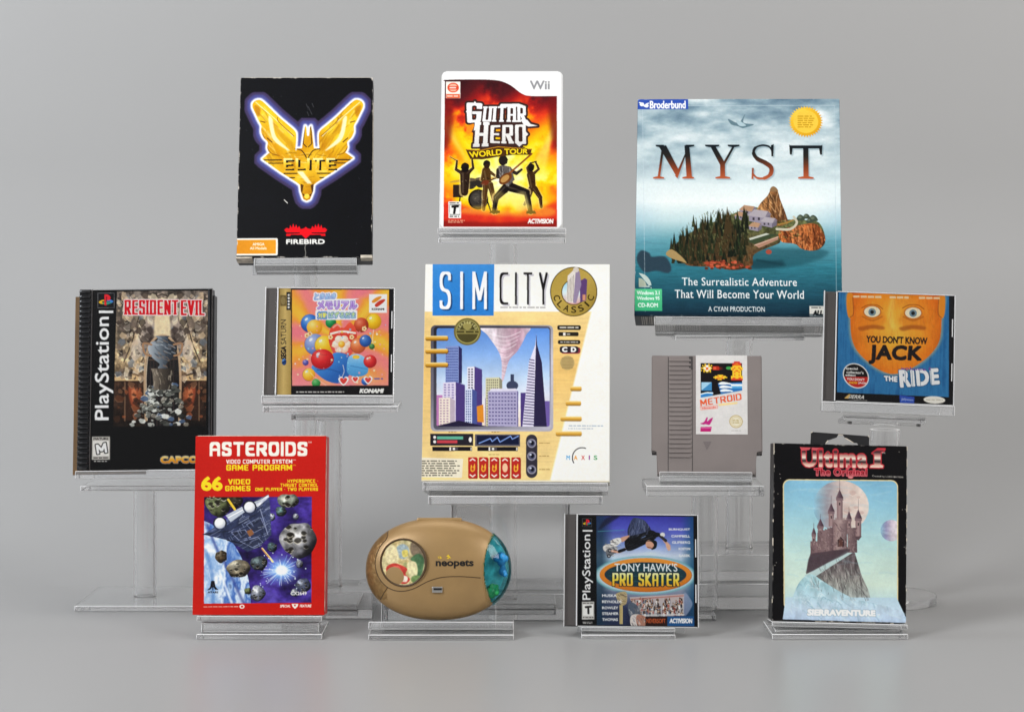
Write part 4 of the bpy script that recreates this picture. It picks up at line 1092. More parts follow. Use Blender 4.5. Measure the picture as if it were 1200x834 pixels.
def art_quiz():
    a = Art(sub('quiz', .108, .008, .985, .99), '#1b1a1c')
    a.frame(955, 330, .2037)
    m = a.mask([(140, 58), (790, 72), (776, 660), (126, 638)])
    a.paint(m, lambda u, v: a.ramp(.6 * noise(u.shape[0], u.shape[1], (400, a.px(9)), 4, 4) + .4 * noise(u.shape[0], u.shape[1], (60, a.px(30)), 5, 3), ['#1f5a8c', '#2a6a9e', '#347aae', '#245f94', '#3f82b4']), part='cover_picture')
    # orange rounded shield with two plain target rings
    dome = smooth([(200, 64), (340, 66), (480, 70), (620, 72), (744, 74), (734, 200), (724, 320), (690, 390), (630, 450), (540, 505), (450, 530), (370, 505), (300, 455), (240, 390), (212, 310), (206, 190)], 6)
    d = a.mask(dome)
    a.edge(d, 10, '#b4b08a', .6, soft=9)
    a.paint(d, lambda u, v: a.ramp(np.sqrt(((u - .5) * 1.5) ** 2 + ((v - .42) * 1.1) ** 2), [(0, '#fdbf45'), (.25, '#f9a834'), (.5, '#ef8a24'), (.72, '#dd6c1a'), (1.0, '#b84c14')]))
    a.grain(d, 90, .10, 14); a.grain(d, 30, .05, 15, 8)
    for x in (196, 744):
        s = 1 if x < 400 else -1
        a.blob([(x - 6 * s, 70), (x + 26 * s, 74), (x + 30 * s, 190), (x + 2 * s, 206), (x - 10 * s, 150)], '#e58a26', soft=2); a.line([(x + 26 * s, 90), (x + 30 * s, 180), (x + 12 * s, 204)], 6, '#a8501a', curve=True, alpha=.8)
    for x, y in ((334, 172), (570, 178)):
        a.poly(ell(x, y + 44, 84, 50), '#d9741c', alpha=.5, soft=16); a.poly(ell(x, y, 52, 36), '#a8561a', alpha=.8, soft=5); a.poly(ell(x, y, 46, 31), '#f5e3c0'); a.poly(ell(x, y + 2, 22), '#6f8a98'); a.poly(ell(x, y + 2, 11), '#1a1d22')
    a.line([(452, 110), (440, 190), (452, 260)], 30, '#fdd666', curve=True, alpha=.5, soft=12)
    a.strokes_in(d, (205, 70, 735, 520), 160, ['#fbc65a', '#c8581a', '#f7a63c', '#a8461a'], 60, 5, 88, 5, .12, 8)
    for x in (334, 570):
        a.line([(x - 60, 150), (x - 20, 132), (x + 30, 134), (x + 62, 156)], 5, '#7a3412', curve=True, alpha=.6, soft=2); a.line([(x - 56, 200), (x, 222), (x + 58, 200)], 8, '#9a4a18', curve=True, alpha=.5, soft=4); a.blob([(x - 80, 262), (x, 248), (x + 70, 258), (x + 60, 276), (x, 270), (x - 60, 282)], '#8a3c14', alpha=.55, soft=7)
    a.text('YOU DON\'T KNOW', [(300, 308), (652, 318), (650, 360), (298, 350)], '#241a18', bold=.022, part='title_lettering')
    a.text('JACK', [(316, 360), (626, 366), (614, 478), (310, 474)], '#221c1c', bold=.05, space=1.05, part='title_lettering')
    for wd, q in (('THE', [(398, 540), (478, 542), (476, 576), (402, 570)]), ('RIDE', [(484, 506), (712, 494), (720, 586), (492, 608)])):
        a.text(wd, q, '#f4f4f0', bold=.045, space=1.12, outline=('#27567e', 4), part='subtitle_lettering')
    a.text('volume', [(498, 486), (640, 492), (640, 510), (498, 506)], '#6a4aa0', bold=.03, space=1.1); a.text('4', (654, 486, 668, 508), '#6a4aa0', .03)
    for k, x in enumerate((520, 560, 604, 668)):
        a.line([(x, 500), (x + 6, 606)], 3, '#27567e', alpha=.7)
    for k in range(12):
        x = 226 + k * 42
        if k not in (4, 8): a.fine((x, 74 + k * .8, x + 36, 96 + k * .8), 1, '#f6d9b0', .9, k, 1)
    ov = ell(237, 542, 74, 78, 0)
    m = a.mask(ell(237, 542, 80, 68, 38)); a.paint(m, '#efece6', part='edition_sticker')
    m2 = a.mask(ell(237, 542, 74, 62, 38)); a.paint(m2, '#1c191a'); a.poly(rect(160, 548, 320, 640), '#c02a24', clip=m2)
    a.text('special', [(178, 492), (248, 494), (248, 512), (178, 510)], '#f2efe8', .03); a.text("collector's", [(182, 512), (282, 516), (282, 532), (182, 528)], '#f2efe8', .03); a.text('edition', [(176, 530), (236, 533), (236, 546), (176, 544)], '#f2efe8', .03)
    a.text("YOU DON'T", [(184, 552), (288, 557), (288, 572), (184, 568)], '#f2efe8', .03); a.text('KNOW', [(196, 574), (246, 576), (246, 590), (196, 588)], '#f2c02c', .03); a.text('JACK', [(250, 576), (300, 579), (300, 593), (250, 590)], '#f2efe8', .03)
    a.poly([(124, 638), (776, 660), (776, 712), (120, 694)], '#151416')
    a.text('SIERRA', [(192, 650), (286, 654), (282, 676), (188, 672)], '#efece4', bold=.03, shear=.25, part='publisher_mark'); a.poly([(168, 672), (196, 648), (206, 650), (190, 674)], '#d9b26a'); a.line([(196, 680), (300, 684)], 2, '#cfccc4')
    a.poly([(488, 650), (574, 660), (572, 698), (490, 696)], '#2f4fae', part='maker_label'); a.text('Jellyvision', [(498, 664), (566, 672), (566, 688), (498, 684)], '#dfe6f6', .02, shear=.15)
    a.poly(ell(688, 676, 62, 21, 2), '#efeade'); a.fine((640, 670, 736, 682), 1, '#c9c2b0', .9, 3, 1)
    a.poly([(776, 70), (800, 80), (796, 712), (770, 708)], '#19181a', alpha=.95)
    return a.done()

def clipm(a, m, clip):
    if clip is None:
        return m
    big = np.zeros((a.h, a.w), np.float32)
    big[clip[0]:clip[0] + clip[2].shape[0], clip[1]:clip[1] + clip[2].shape[1]] = clip[2]
    return (m[0], m[1], m[2] * big[m[0]:m[0] + m[2].shape[0], m[1]:m[1] + m[2].shape[1]])

def rock(a, cx, cy, r, cols, seed, ry=None, clip=None):
    rg = random.Random(seed); ry = ry or r
    pts = [(cx + r * rg.uniform(.8, 1.1) * math.cos(t), cy + ry * rg.uniform(.8, 1.1) * math.sin(t)) for t in np.arange(12) * math.pi / 6]
    m = a.mask(smooth(pts, 4)); a.paint(m, ('b',) + cols, clip=clip)
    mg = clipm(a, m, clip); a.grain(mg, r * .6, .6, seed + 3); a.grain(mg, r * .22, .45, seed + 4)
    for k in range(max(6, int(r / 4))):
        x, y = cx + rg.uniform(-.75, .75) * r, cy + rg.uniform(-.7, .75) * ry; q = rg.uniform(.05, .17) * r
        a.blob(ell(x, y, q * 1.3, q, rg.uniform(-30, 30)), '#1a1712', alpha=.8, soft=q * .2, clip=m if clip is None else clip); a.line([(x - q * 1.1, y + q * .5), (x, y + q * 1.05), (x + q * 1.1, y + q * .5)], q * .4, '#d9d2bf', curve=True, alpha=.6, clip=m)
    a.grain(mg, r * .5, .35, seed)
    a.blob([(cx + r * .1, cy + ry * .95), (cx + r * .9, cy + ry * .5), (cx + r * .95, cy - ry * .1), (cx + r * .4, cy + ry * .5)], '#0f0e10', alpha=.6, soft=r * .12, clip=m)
    return m

def art_space():
    a = Art(FACE['space'], '#c01c14')
    a.grain(a.full(), 30, .05, 3)
    a.frame(215, 500, .3)
    W = '#f4ecdf'; Y = '#f0d322'
    F = lambda s, q, c, n=(.27, .24), asp=.72, gap=.16, r=.34, part=None: a.title(s, q, c, asp=asp, gap=gap, r=r, nib=n, part=part)
    F('ASTEROIDS', (101, 57, 483, 113), W, part='title_lettering'); a.text('TM', (486, 56, 500, 63), W, .02)
    F('VIDEO COMPUTER SYSTEM', (166, 126, 424, 142), W, (.26, .22)); a.text('TM', (426, 126, 438, 131), W, .02)
    F('GAME PROGRAM', (166, 146, 424, 169), Y, (.28, .24)); a.text('TM', (426, 146, 438, 152), Y, .02)
    a.text('66', (68, 192, 152, 248), Y, bold=.045, part='number_lettering'); F('VIDEO', (174, 202, 260, 223), Y, (.28, .24)); F('GAMES', (162, 228, 261, 249), Y, (.28, .24))
    F('HYPERSPACE \u2022', (406, 204, 526, 217), Y, (.27, .24)); F('THRUST CONTROL', (378, 220, 526, 233), Y, (.27, .24)); F('ONE PLAYER \u2022 TWO PLAYERS', (280, 236, 526, 249), Y, (.27, .24))
    m = a.mask(rect(80, 272, 502, 688))
    a.paint(m, lambda u, v: a.ramp(noise(u.shape[0], u.shape[1], (a.px(90), a.px(70)), 17, 5) * 1.3 - .15 + .15 * u, ['#0d0b18', '#181230', '#2c1f5c', '#43308a', '#5a4aa8']), part='cover_picture')
    a.grain(m, 10, .3, 18, 20)
    # banded planet at the left
    pl = a.mask(ell(-60, 760, 312, 420, 18)); 
    a.paint(pl, lambda u, v: a.ramp(noise(u.shape[0], u.shape[1], (a.px(60), a.px(36)), 27, 5) * .9 + .35 * u - .05, ['#f2f4f4', '#cfdfec', '#f4f6f6', '#8fb0d8', '#dfe9f2', '#3f66b0', '#9fbce0', '#26345e']), clip=m)
    a.line([(92, 380), (128, 470), (176, 560), (236, 690)], 10, '#2b3a80', curve=True, alpha=.7, soft=6, clip=m); a.line([(84, 480), (110, 560), (116, 690)], 14, '#4a78b8', curve=True, alpha=.6, soft=6, clip=m); a.line([(140, 560), (190, 690)], 9, '#f6f8f8', alpha=.7, soft=4, clip=m)
    # burst
    for r, al in ((60, .45), (40, .7), (24, .9)):
        a.poly(ell(384, 560, r * 1.1, r * .85), '#7fb4f0', alpha=al, soft=r * .35, clip=m)
    rg = random.Random(6)
    for k in range(46):
        t = rg.uniform(0, 6.28); r = rg.uniform(30, 92); a.line([(384, 560), (384 + r * math.cos(t), 560 + .75 * r * math.sin(t))], rg.uniform(1.5, 4), rg.choice(['#cfe4fa', '#8ab8f0', '#f4fafc']), alpha=.6, clip=m)
    a.poly(ell(384, 560, 24, 20), '#f8fcfc', soft=6, clip=m)
    for k in range(40):
        a.poly(ell(rg.uniform(300, 480), rg.uniform(490, 640), rg.uniform(1, 3)), '#d6e6f6', clip=m)
    G = ('#dfe0e2', '#757a88', '#1d1d28'); O = ('#8f9a6a', '#4d5236', '#15160f')
    for x, y, r, c, sd in ((135, 300, 52, O, 1), (200, 290, 30, ('#4a4438', '#2a261e', '#121010'), 2), (380, 330, 22, ('#7fa09a', '#3a4a4a', '#141818'), 3), (440, 350, 12, G, 4), (344, 350, 16, G, 5), (296, 532, 32, ('#6a7a7a', '#3a4248', '#121216'), 6), (346, 470, 20, ('#6f8a8a', '#34424a', '#10141a'), 7), (454, 536, 16, G, 8), (470, 620, 30, ('#8a8f9a', '#3f4458', '#14141c'), 9), (292, 650, 32, G, 10), (148, 504, 26, ('#9a8a72', '#4a3c2c', '#1a1410'), 11), (436, 648, 16, G, 12), (252, 640, 14, O, 13)):
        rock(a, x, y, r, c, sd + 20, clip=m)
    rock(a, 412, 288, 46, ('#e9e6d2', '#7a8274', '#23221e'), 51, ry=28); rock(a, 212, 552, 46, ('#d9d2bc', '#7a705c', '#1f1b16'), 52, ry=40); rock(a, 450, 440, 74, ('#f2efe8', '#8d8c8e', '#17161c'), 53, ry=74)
    # own angular spacecraft flying towards the lower right
    a.poly([(76, 418), (150, 372), (252, 300), (332, 262), (338, 300), (344, 420), (296, 470), (250, 486), (170, 440)], '#2f3652'); a.poly([(76, 418), (150, 372), (252, 300), (332, 262), (330, 280), (240, 330), (150, 396)], '#525c80')
    a.poly([(332, 262), (338, 300), (344, 420), (316, 436), (300, 330)], '#3d4566'); a.poly([(270, 296), (332, 262), (334, 272), (290, 312)], '#dfe2e8')
    a.line([(76, 418), (180, 404), (300, 330)], 4, '#262a3c'); a.line([(170, 440), (296, 470)], 5, '#1b1d2a')
    for p in ([(186, 410), (240, 400), (262, 430), (216, 440)], [(246, 380), (300, 350), (318, 390), (276, 412)], [(222, 446), (290, 430), (310, 450), (270, 470)]):
        a.poly(p, '#2c3146'); a.line(p + [p[0]], 2.5, '#8089a8')
    hullm = a.mask([(76, 418), (150, 372), (252, 300), (332, 262), (338, 300), (344, 420), (296, 470), (250, 486), (170, 440)])
    a.grain(hullm, 14, .3, 61); a.strokes_in(hullm, (90, 270, 340, 480), 130, ['#262b3e', '#8a94b4', '#3a4160', '#b9c2d6', '#1a1d2a'], 34, 2.2, -28, 17, .6, 6); a.strokes_in(hullm, (150, 320, 340, 480), 60, ['#1f2434', '#7d88a8', '#2f3650'], 22, 3, 60, 18, .6, 8)
    a.poly([(246, 406), (266, 398), (276, 416), (258, 428)], '#8a5a3a'); a.line([(150, 350), (160, 392)], 4, '#8f98b4'); a.line([(300, 320), (330, 420)], 3, '#8f98b4')
    a.poly([(164, 344), (228, 310), (240, 330), (184, 370)], '#b9c0cc'); a.line([(176, 352), (232, 322)], 4, '#f2f4f6')
    for x, y in ((142, 374), (258, 312)):
        a.poly(ell(x, y, 27, 26), '#1d202c'); a.poly(ell(x, y, 21, 21), ('b', '#ffffff', '#f2f2ee', '#b9bcc6')); a.line(ell(x, y, 22, 22)[4:26], 3, '#5d6684')
    a.line([(174, 282), (200, 320)], 9, '#e9c43a'); a.line([(308, 474), (350, 526)], 7, '#f6e29a'); a.line([(306, 474), (336, 510)], 3, '#c9742a')
    # maker's mark and numbers
    a.poly([(108, 600), (113, 600), (112, 624), (104, 634), (92, 636), (104, 624)], '#17151a', part='publisher_mark'); a.poly([(116, 600), (121, 600), (125, 622), (136, 634), (124, 634), (117, 624)], '#17151a'); a.poly(rect(112.5, 598, 116.5, 636), '#17151a'); a.text('ATARI', (94, 640, 134, 648), '#17151a', .03)
    a.text('CX2649', (420, 644, 483, 658), '#e9e6e2', bold=.03)
    a.fine((78, 698, 214, 704), 1, '#e4b0a0', .9, 5, 1); a.poly(ell(229, 701, 10, 8), '#f0e6da'); a.poly(ell(229, 701, 5, 4), '#c01c14')
    a.text('SPECIAL', (378, 695, 420, 706), W, bold=.04, shear=.15); a.text('FEATURE', (456, 695, 502, 706), W, bold=.04, shear=.15); a.poly([(424, 692), (450, 692), (448, 702), (437, 712), (427, 702)], W); a.poly([(432, 695), (442, 695), (437, 704)], '#c01c14')
    a.wear(.10, 8, '#e0b8a8')
    return a.done()

def art_skate():
    a = Art(sub('skate', .108, .02, .99, .985), '#101114')
    a.frame(650, 590, .2039)
    console_strip(a, 120, 240, 60, 712, (160, 84, 214, 132), (158, 176, 220, 552))
    a.poly(rect(162, 150, 218, 159), '#f2f2ef')
    a.poly(rect(156, 562, 226, 664), '#c9c7c1', part='rating_label'); a.poly(rect(162, 578, 220, 642), '#efeee8'); a.text('T', [(172, 588), (212, 584), (210, 632), (176, 636)], '#2a2826', .05)
    a.fine((160, 566, 222, 575), 1, '#3a3836', seed=3, fillr=1); a.fine((160, 648, 222, 658), 1, '#3a3836', seed=4, fillr=1); a.fine((160, 676, 224, 690), 2, '#cfcdc8', .9, 5)
    m = a.mask(rect(241, 66, 806, 708))
    def sky(u, v):
        c = a.ramp(v, [(0, '#3a3a9e'), (.12, '#4f55b4'), (.26, '#7f96d0'), (.36, '#cfdcee'), (.46, '#6f9cb4'), (.6, '#e3eaf0'), (.7, '#8a93aa'), (.85, '#2c3350'), (1, '#1d2238')])
        n = noise(u.shape[0], u.shape[1], (a.px(50), a.px(160)), 33, 5)[..., None]
        c = c * (.85 + .35 * n)
        k = np.clip((.17 - u) * 9, 0, 1)[..., None] * .8; c = c * (1 - k) + hexc('#1a3448') * k
        k = np.clip((u - .86) * 9, 0, 1)[..., None] * .75; c = c * (1 - k) + hexc('#14496e') * k
        return c
    a.paint(m, sky, part='cover_picture')
    a.blob([(252, 150), (300, 80), (380, 66), (300, 120)], '#1b1d30', alpha=.8, soft=8, clip=m); a.line([(250, 158), (400, 150)], 4, '#4fa0a8', alpha=.7)
    a.poly(ell(520, 410, 292, 112), '#5fa8b0', alpha=.8, soft=6, clip=m); a.poly(ell(520, 410, 282, 104), '#d9ebf0', soft=10, alpha=.75, clip=m)
    # a rider in the air above the oval (dark top, shorts, helmet), turned upside down
    sk = '#d9a58a'
    a.blob([(446, 90), (470, 78), (520, 96), (556, 150), (540, 176), (500, 170), (470, 190), (432, 196), (420, 150)], ('h', '#2a2f48', '#4a5578', '#232638'))
    for k in range(5):
        a.line([(440 + k * 16, 96 + k * 6), (428 + k * 14, 188)], 3, '#5b6688', alpha=.6)
    a.blob([(404, 210), (430, 186), (500, 168), (556, 150), (588, 168), (580, 200), (520, 232), (440, 268), (410, 260)], '#15161a'); a.blob([(420, 196), (432, 180), (390, 190), (372, 204), (392, 218)], sk)
    a.blob([(324, 210), (372, 194), (384, 214), (360, 240), (330, 246)], '#e9e6e0'); a.blob([(280, 244), (320, 230), (340, 262), (290, 272)], '#d9d6d0'); a.blob([(300, 262), (350, 244), (362, 262), (330, 296), (300, 300)], '#6d6f74')
    for x, y in ((312, 300), (346, 272), (318, 268)):
        a.poly(ell(x, y, 11), '#2a2a2e'); a.poly(ell(x, y, 5), '#b9b9bc')
    a.line([(404, 258), (372, 276), (330, 270)], 13, sk, curve=True); a.line([(402, 262), (372, 272)], 18, '#15161a')
    a.line([(580, 176), (612, 182), (636, 214), (660, 240)], 15, sk, curve=True); a.blob([(570, 164), (604, 166), (600, 186), (572, 190)], '#15161a'); a.poly(ell(622, 176, 14, 13), '#e2e2de'); a.line([(596, 172), (640, 210)], 17, '#1b1c20', alpha=.85); a.poly(ell(618, 174, 10, 9), '#e9e9e4'); a.blob([(640, 228), (656, 226), (668, 256), (656, 268), (644, 250)], '#e2b092')
    a.poly(ell(548, 232, 24, 26), sk); a.blob([(532, 214), (560, 206), (588, 216), (584, 252), (556, 262), (572, 236), (556, 216)], '#17191c'); a.line([(534, 246), (560, 254)], 5, '#7d4a3a'); a.line([(498, 196), (524, 184)], 3, '#7f9ad0')
    allsk = a.mask([(280, 70), (600, 70), (690, 280), (560, 275), (300, 320), (270, 250)])
    body = a.mask([(404, 210), (430, 186), (500, 168), (556, 150), (588, 168), (580, 200), (520, 232), (440, 268), (410, 260)]); a.strokes_in(body, (400, 150, 590, 268), 40, ['#2f3138', '#08080a', '#3f424a', '#1d1f24'], 30, 4, -30, 5, .6)
    shorts = a.mask(smooth([(446, 90), (470, 78), (520, 96), (556, 150), (540, 176), (500, 170), (470, 190), (432, 196), (420, 150)])); a.strokes_in(shorts, (420, 80, 556, 196), 60, ['#1a1d2e', '#6b779a', '#39425f', '#8a94b4'], 34, 4, 100, 6, .5)
    shoe = a.mask([(270, 190), (390, 190), (390, 310), (270, 310)]); sm = a.mask(smooth([(280, 244), (324, 208), (384, 196), (380, 240), (340, 300), (296, 305)])); a.strokes_in(sm, (280, 195, 385, 305), 50, ['#2c2c30', '#f4f2ee', '#8f8c88', '#55565c'], 16, 4, 20, 7, .6)
    # oval badge and lettering
    a.poly(ell(524, 408, 266, 98), '#b4611c', part='title_badge'); a.poly(ell(522, 406, 264, 96), ('v', '#f09a3a', '#e0862a', '#d07420')); a.poly(ell(522, 406, 236, 72), '#1d3a44'); 
    for y in (380, 414, 446):
        a.line([(310, y), (734, y)], 2.5, '#2f6a6a', alpha=.8)
    a.text("TONY HAWK'S", (344, 340, 706, 388), '#e6f0f2', bold=.008, part='title_lettering')
    a.title('PRO SKATER', (332, 396, 716, 472), ('v', '#fdf6c0', '#f6d84a', '#e8a82a'), asp=.38, gap=.1, r=.16, nib=(.19, .14), outline=('#14242c', 4), part='title_lettering')
    for s, y, x0 in (('BURNQUIST', 146, 658), ('CAMPBELL', 184, 672), ('GLIFBERG', 220, 676), ('KOSTON', 257, 714), ('LASEK', 296, 718)):
        a.text(s, (x0, y - 8, 780, y + 7), '#f0f2f2', bold=.05)
    a.poly(rect(272, 500, 410, 700), '#2c3a58', alpha=.35, soft=6, clip=m)
    # street terrace seen behind, a crowd as flecks of colour
    cr = a.mask([(430, 536), (744, 516), (742, 640), (470, 650)]); a.paint(cr, ('v', '#c9b4b0', '#b7b2b4', '#a9a6aa')); rg = random.Random(2)
    for k in range(150):
        x = rg.uniform(440, 738); y = 540 + 90 * (k / 150) + rg.uniform(-5, 5); q = rg.uniform(.8, 1.25)
        a.blob(ell(x, y + 12 * q, 5.5 * q, 11 * q), rg.choice(['#e9e6e2', '#2a2a32', '#b0645a', '#5f6a80', '#d9cfc6', '#3f4a56', '#8f8a88', '#f2f0ec', '#7d2f2a']), alpha=.9, clip=cr); a.blob(ell(x, y, 3.6 * q, 4.4 * q), rg.choice(['#d9a88c', '#b98468', '#3a2a22', '#e2bda4']), clip=cr); a.blob(ell(x, y - 2.6 * q, 3.4 * q, 2.6 * q), rg.choice(['#2a2019', '#4a3424', '#8a6a40']), clip=cr)
    a.line([(440, 548), (740, 526)], 8, '#b0645a', alpha=.6); a.line([(470, 640), (742, 634)], 8, '#d8d6d2', alpha=.8)
    a.blob([(744, 510), (786, 556), (786, 590), (744, 640)], '#aab4d0', alpha=.6, soft=3); a.poly(rect(372, 580, 390, 690), '#cdb87e'); a.poly(rect(378, 580, 381, 690), '#8a7648'); pb = a.blob([(350, 520), (410, 506), (412, 570), (380, 578)], '#b9a67c'); a.strokes_in(pb, (350, 506, 412, 578), 30, ['#5b5040', '#efe4c8', '#8a7a58'], 18, 4, 30, 3, .6)
    for pts, c in (([(420, 590), (440, 566), (470, 580), (488, 610), (480, 660), (436, 660)], '#55606e'), ([(446, 560), (452, 542), (466, 556), (462, 572)], '#c79a84'), ([(440, 640), (500, 640), (514, 700), (440, 700)], '#d8cfc8'), ([(470, 640), (520, 648), (516, 706), (476, 706)], '#b57f6a')):
        bm_ = a.mask(smooth(pts)); a.paint(bm_, c); xs_, ys_ = [p[0] for p in pts], [p[1] for p in pts]; a.strokes_in(bm_, (min(xs_), min(ys_), max(xs_), max(ys_)), 30, ['#22252e', '#f2ece6', '#8f7a70', '#4d5668'], 22, 4, 70, 5, .45)
    for s, y, x1 in (('MUSKA', 527, 356), ('REYNOLDS', 562, 384), ('ROWLEY', 597, 364), ('STEAMER', 630, 366), ('THOMAS', 664, 362)):
        a.text(s, (272, y - 8, x1, y + 8), '#f0f2f2', bold=.05)
    a.poly(rect(520, 646, 646, 700), '#2a1714'); a.text('NEVERSOFT', (526, 658, 636, 684), '#c0562c', bold=.02); a.poly(rect(646, 644, 806, 708), '#1d5288'); a.text('ACTIVISION', (658, 656, 790, 684), '#f2f4f4', bold=.045, shear=.12, part='publisher_mark')
    a.poly(rect(800, 62, 822, 712), '#131315', part='edge_band')
    return a.done()

def art_castle():
    a = Art(FACE['castle'], '#121113')
    a.grain(a.full(), 20, .15, 3)
    a.frame(890, 500, .3116)
    fr = rrect(88, 196, 522, 690, 26); a.poly(fr, '#e0cf9e')
    pm = a.mask(rrect(92, 200, 518, 686, 23)); pm2 = a.mask(np.array([(96, 640), (516, 640), (553, 718), (553, 736), (84, 724)], float))
    a.paint(pm, ('v', '#7fb6d2', '#94c6d8', '#aed6da', '#c6e0d6', '#cfe2d2', '#b3d3dc'), part='cover_picture'); a.grain(pm, 80, .06, 31)
    moon = a.mask(ell(306, 296, 105, 96)); a.paint(moon, ('h', '#8fc0d4', '#9b979e', '#cdbab2', '#dccabf', '#e2d2c6'), clip=pm); a.grain(moon, 26, .10, 32)
    for x, y, r in ((350, 246, 13), (372, 262, 7), (330, 312, 15), (362, 300, 9), (300, 232, 8), (384, 320, 9)):
        a.poly(ell(x, y, r, r * .8), '#c4a69c', alpha=.6, soft=1.5); a.line([(x - r, y + r * .4), (x, y + r * .8), (x + r, y + r * .3)], 1.6, '#f2e0d4', curve=True, alpha=.8)
    m2 = a.mask(ell(496, 386, 41, 40)); a.paint(m2, ('h', '#8fb6d0', '#8f8cac', '#c9bcc9', '#e0d6da'), clip=pm); a.grain(m2, 12, .15, 34)
    # crag
    crag = a.mask([(172, 546), (186, 490), (196, 446), (260, 440), (352, 452), (366, 500), (384, 560), (408, 610), (420, 656), (300, 650), (190, 600)]); a.paint(crag, ('v', '#54484c', '#6a5f60', '#8b8a84', '#a3aba6'), clip=pm); a.grain(crag, 30, .45, 35, 10)
    rg = random.Random(4)
    for k in range(70):
        x, y = rg.uniform(190, 400), rg.uniform(480, 640); a.line([(x, y), (x + rg.uniform(-4, 8), y + rg.uniform(10, 24)), (x + rg.uniform(-2, 14), y + rg.uniform(26, 48))], rg.uniform(1.2, 3), rg.choice(['#2e282c', '#3f393c', '#a9aea6', '#5a5152']), alpha=.5, clip=crag)
    a.poly([(168, 556), (250, 510), (346, 452), (352, 468), (262, 526), (180, 580)], '#b9cfcc', clip=pm)
    snow = a.mask(smooth([(110, 690), (124, 636), (150, 580), (190, 552), (230, 574), (290, 612), (360, 646), (440, 664), (530, 690), (560, 740), (80, 730)], 5))
    both = (0, 0, np.maximum.reduce([np.pad(q[2], ((q[0], a.h - q[0] - q[2].shape[0]), (q[1], a.w - q[1] - q[2].shape[1]))) for q in (pm, pm2)]))
    a.paint(pm2, ('v', '#b9d4e0', '#c6dcea', '#b3cbe2'), part='cover_picture')
    a.paint(snow, ('v', '#a8cdd0', '#a3c8d0', '#b6d2dc', '#c2d6e6', '#b8cde4'), clip=both); a.grain(snow, 26, .12, 36, 14)
    for k in range(34):
        x, y = rg.uniform(130, 400), rg.uniform(590, 680); a.line([(x, y), (x + 8, y - 14), (x + 18, y - 10)], rg.uniform(1.5, 4), rg.choice(['#7fa6b4', '#e2eef0', '#8fb4c0']), curve=True, alpha=.55, clip=snow)
    a.strokes_in(pm, (92, 200, 518, 560), 120, ['#9fcbdc', '#d3e8e2', '#86b9d2', '#c3dcda'], 70, 7, 0, 40, .12, 12)
    a.strokes_in(crag, (180, 470, 420, 650), 160, ['#2b2529', '#b9beb6', '#4a4246', '#c3c6c0', '#6f6a68'], 30, 2.2, 72, 41, .36, 22)
    a.strokes_in(snow, (90, 560, 550, 730), 110, ['#8fb8c2', '#dfeef0', '#7aa4b6', '#c9dfe8'], 34, 6, 40, 42, .3, 40)
    # castle of my own plan: gate tower, curtain wall, turrets
    B = ('h', '#8a6f70', '#a38a88', '#6f585c'); R = '#5b4650'
    def turret(x, w, y0, y1, hr, col=B, spike=14):
        a.poly(rect(x - w, y0, x + w, y1), col); a.poly(rect(x - w * 1.25, y0 - 3, x + w * 1.25, y0 + 6), '#7d666a'); a.poly([(x - w * 1.3, y0 - 3), (x, y0 - hr), (x + w * 1.3, y0 - 3)], ('h', '#7d666c', R, '#3f3038')); a.line([(x, y0 - hr), (x, y0 - hr - spike)], 1.4, '#6a5a60'); a.poly(rect(x - 2, y0 + 14, x + 2, y0 + 24), '#2c2226')
    turret(301, 11, 268, 356, 36, spike=36); turret(336, 8, 346, 400, 34); turret(269, 10, 318, 372, 34, spike=28); turret(228, 10, 374, 420, 32, spike=16); turret(203, 7, 404, 440, 30)
    a.poly(rect(190, 428, 222, 480), ('h', '#6a5356', '#8a7172')); a.poly([(216, 396), (280, 372), (280, 480), (216, 476)], ('h', '#715a5c', '#866e6e', '#5f4a4e'))
    a.poly(rect(330, 376, 366, 470), ('h', '#8f7876', '#715c5e', '#5b484c')); turret(371, 11, 344, 408, 38, spike=38); a.poly([(358, 408), (384, 408), (372, 424), (362, 420)], '#5b484c')
    a.poly(rect(276, 350, 328, 462), ('h', '#856c6c', '#a68e8a', '#8a7474', '#6a5658')); a.poly(rect(272, 346, 332, 360), ('h', '#8a7272', '#ad9692', '#71595c'))
    for x in range(274, 332, 10):
        a.poly(rect(x, 340, x + 5, 348), '#94807e')
    for x in range(218, 280, 9):
        a.poly(rect(x, 392 - (x - 216) * .38, x + 4, 398 - (x - 216) * .38), '#7d6668')
    a.poly([(292, 448), (292, 424), (304, 410), (316, 424), (316, 448)], '#2a1d20'); a.poly([(296, 448), (296, 426), (304, 416), (312, 426), (312, 448)], '#5a3a34')
    cas = a.mask([np.array(p, float) for p in ([(190, 428), (222, 428), (222, 480), (190, 480)], [(216, 396), (280, 372), (280, 480), (216, 476)], [(330, 376), (366, 376), (366, 470), (330, 470)], [(276, 350), (328, 350), (328, 462), (276, 462)])])
    a.strokes_in(cas, (190, 345, 370, 470), 160, ['#4a383c', '#b8a09a', '#6a5458', '#8f7876'], 12, 3, 80, 43, .45, 40)
    for k in range(90):
        x, y = rg.uniform(192, 362), rg.uniform(372, 460)
        if a.c[int(a.T([(x, y)])[0, 1]), int(a.T([(x, y)])[0, 0])].mean() < .62: a.poly(rect(x, y, x + 5, y + 2.4), rg.choice(['#4d3b40', '#b39c98', '#5f4c50']), alpha=.5)
    a.blob([(176, 540), (190, 480), (240, 468), (330, 456), (330, 470), (250, 512), (190, 544)], '#4a3c42', alpha=.85, soft=2, clip=pm)
    # lettering in chrome and crimson
    met = ('v', '#d8414a', '#39262a', '#b9837a', '#f5e3d2', '#2b1d20', '#d9a594', '#f2dccb')
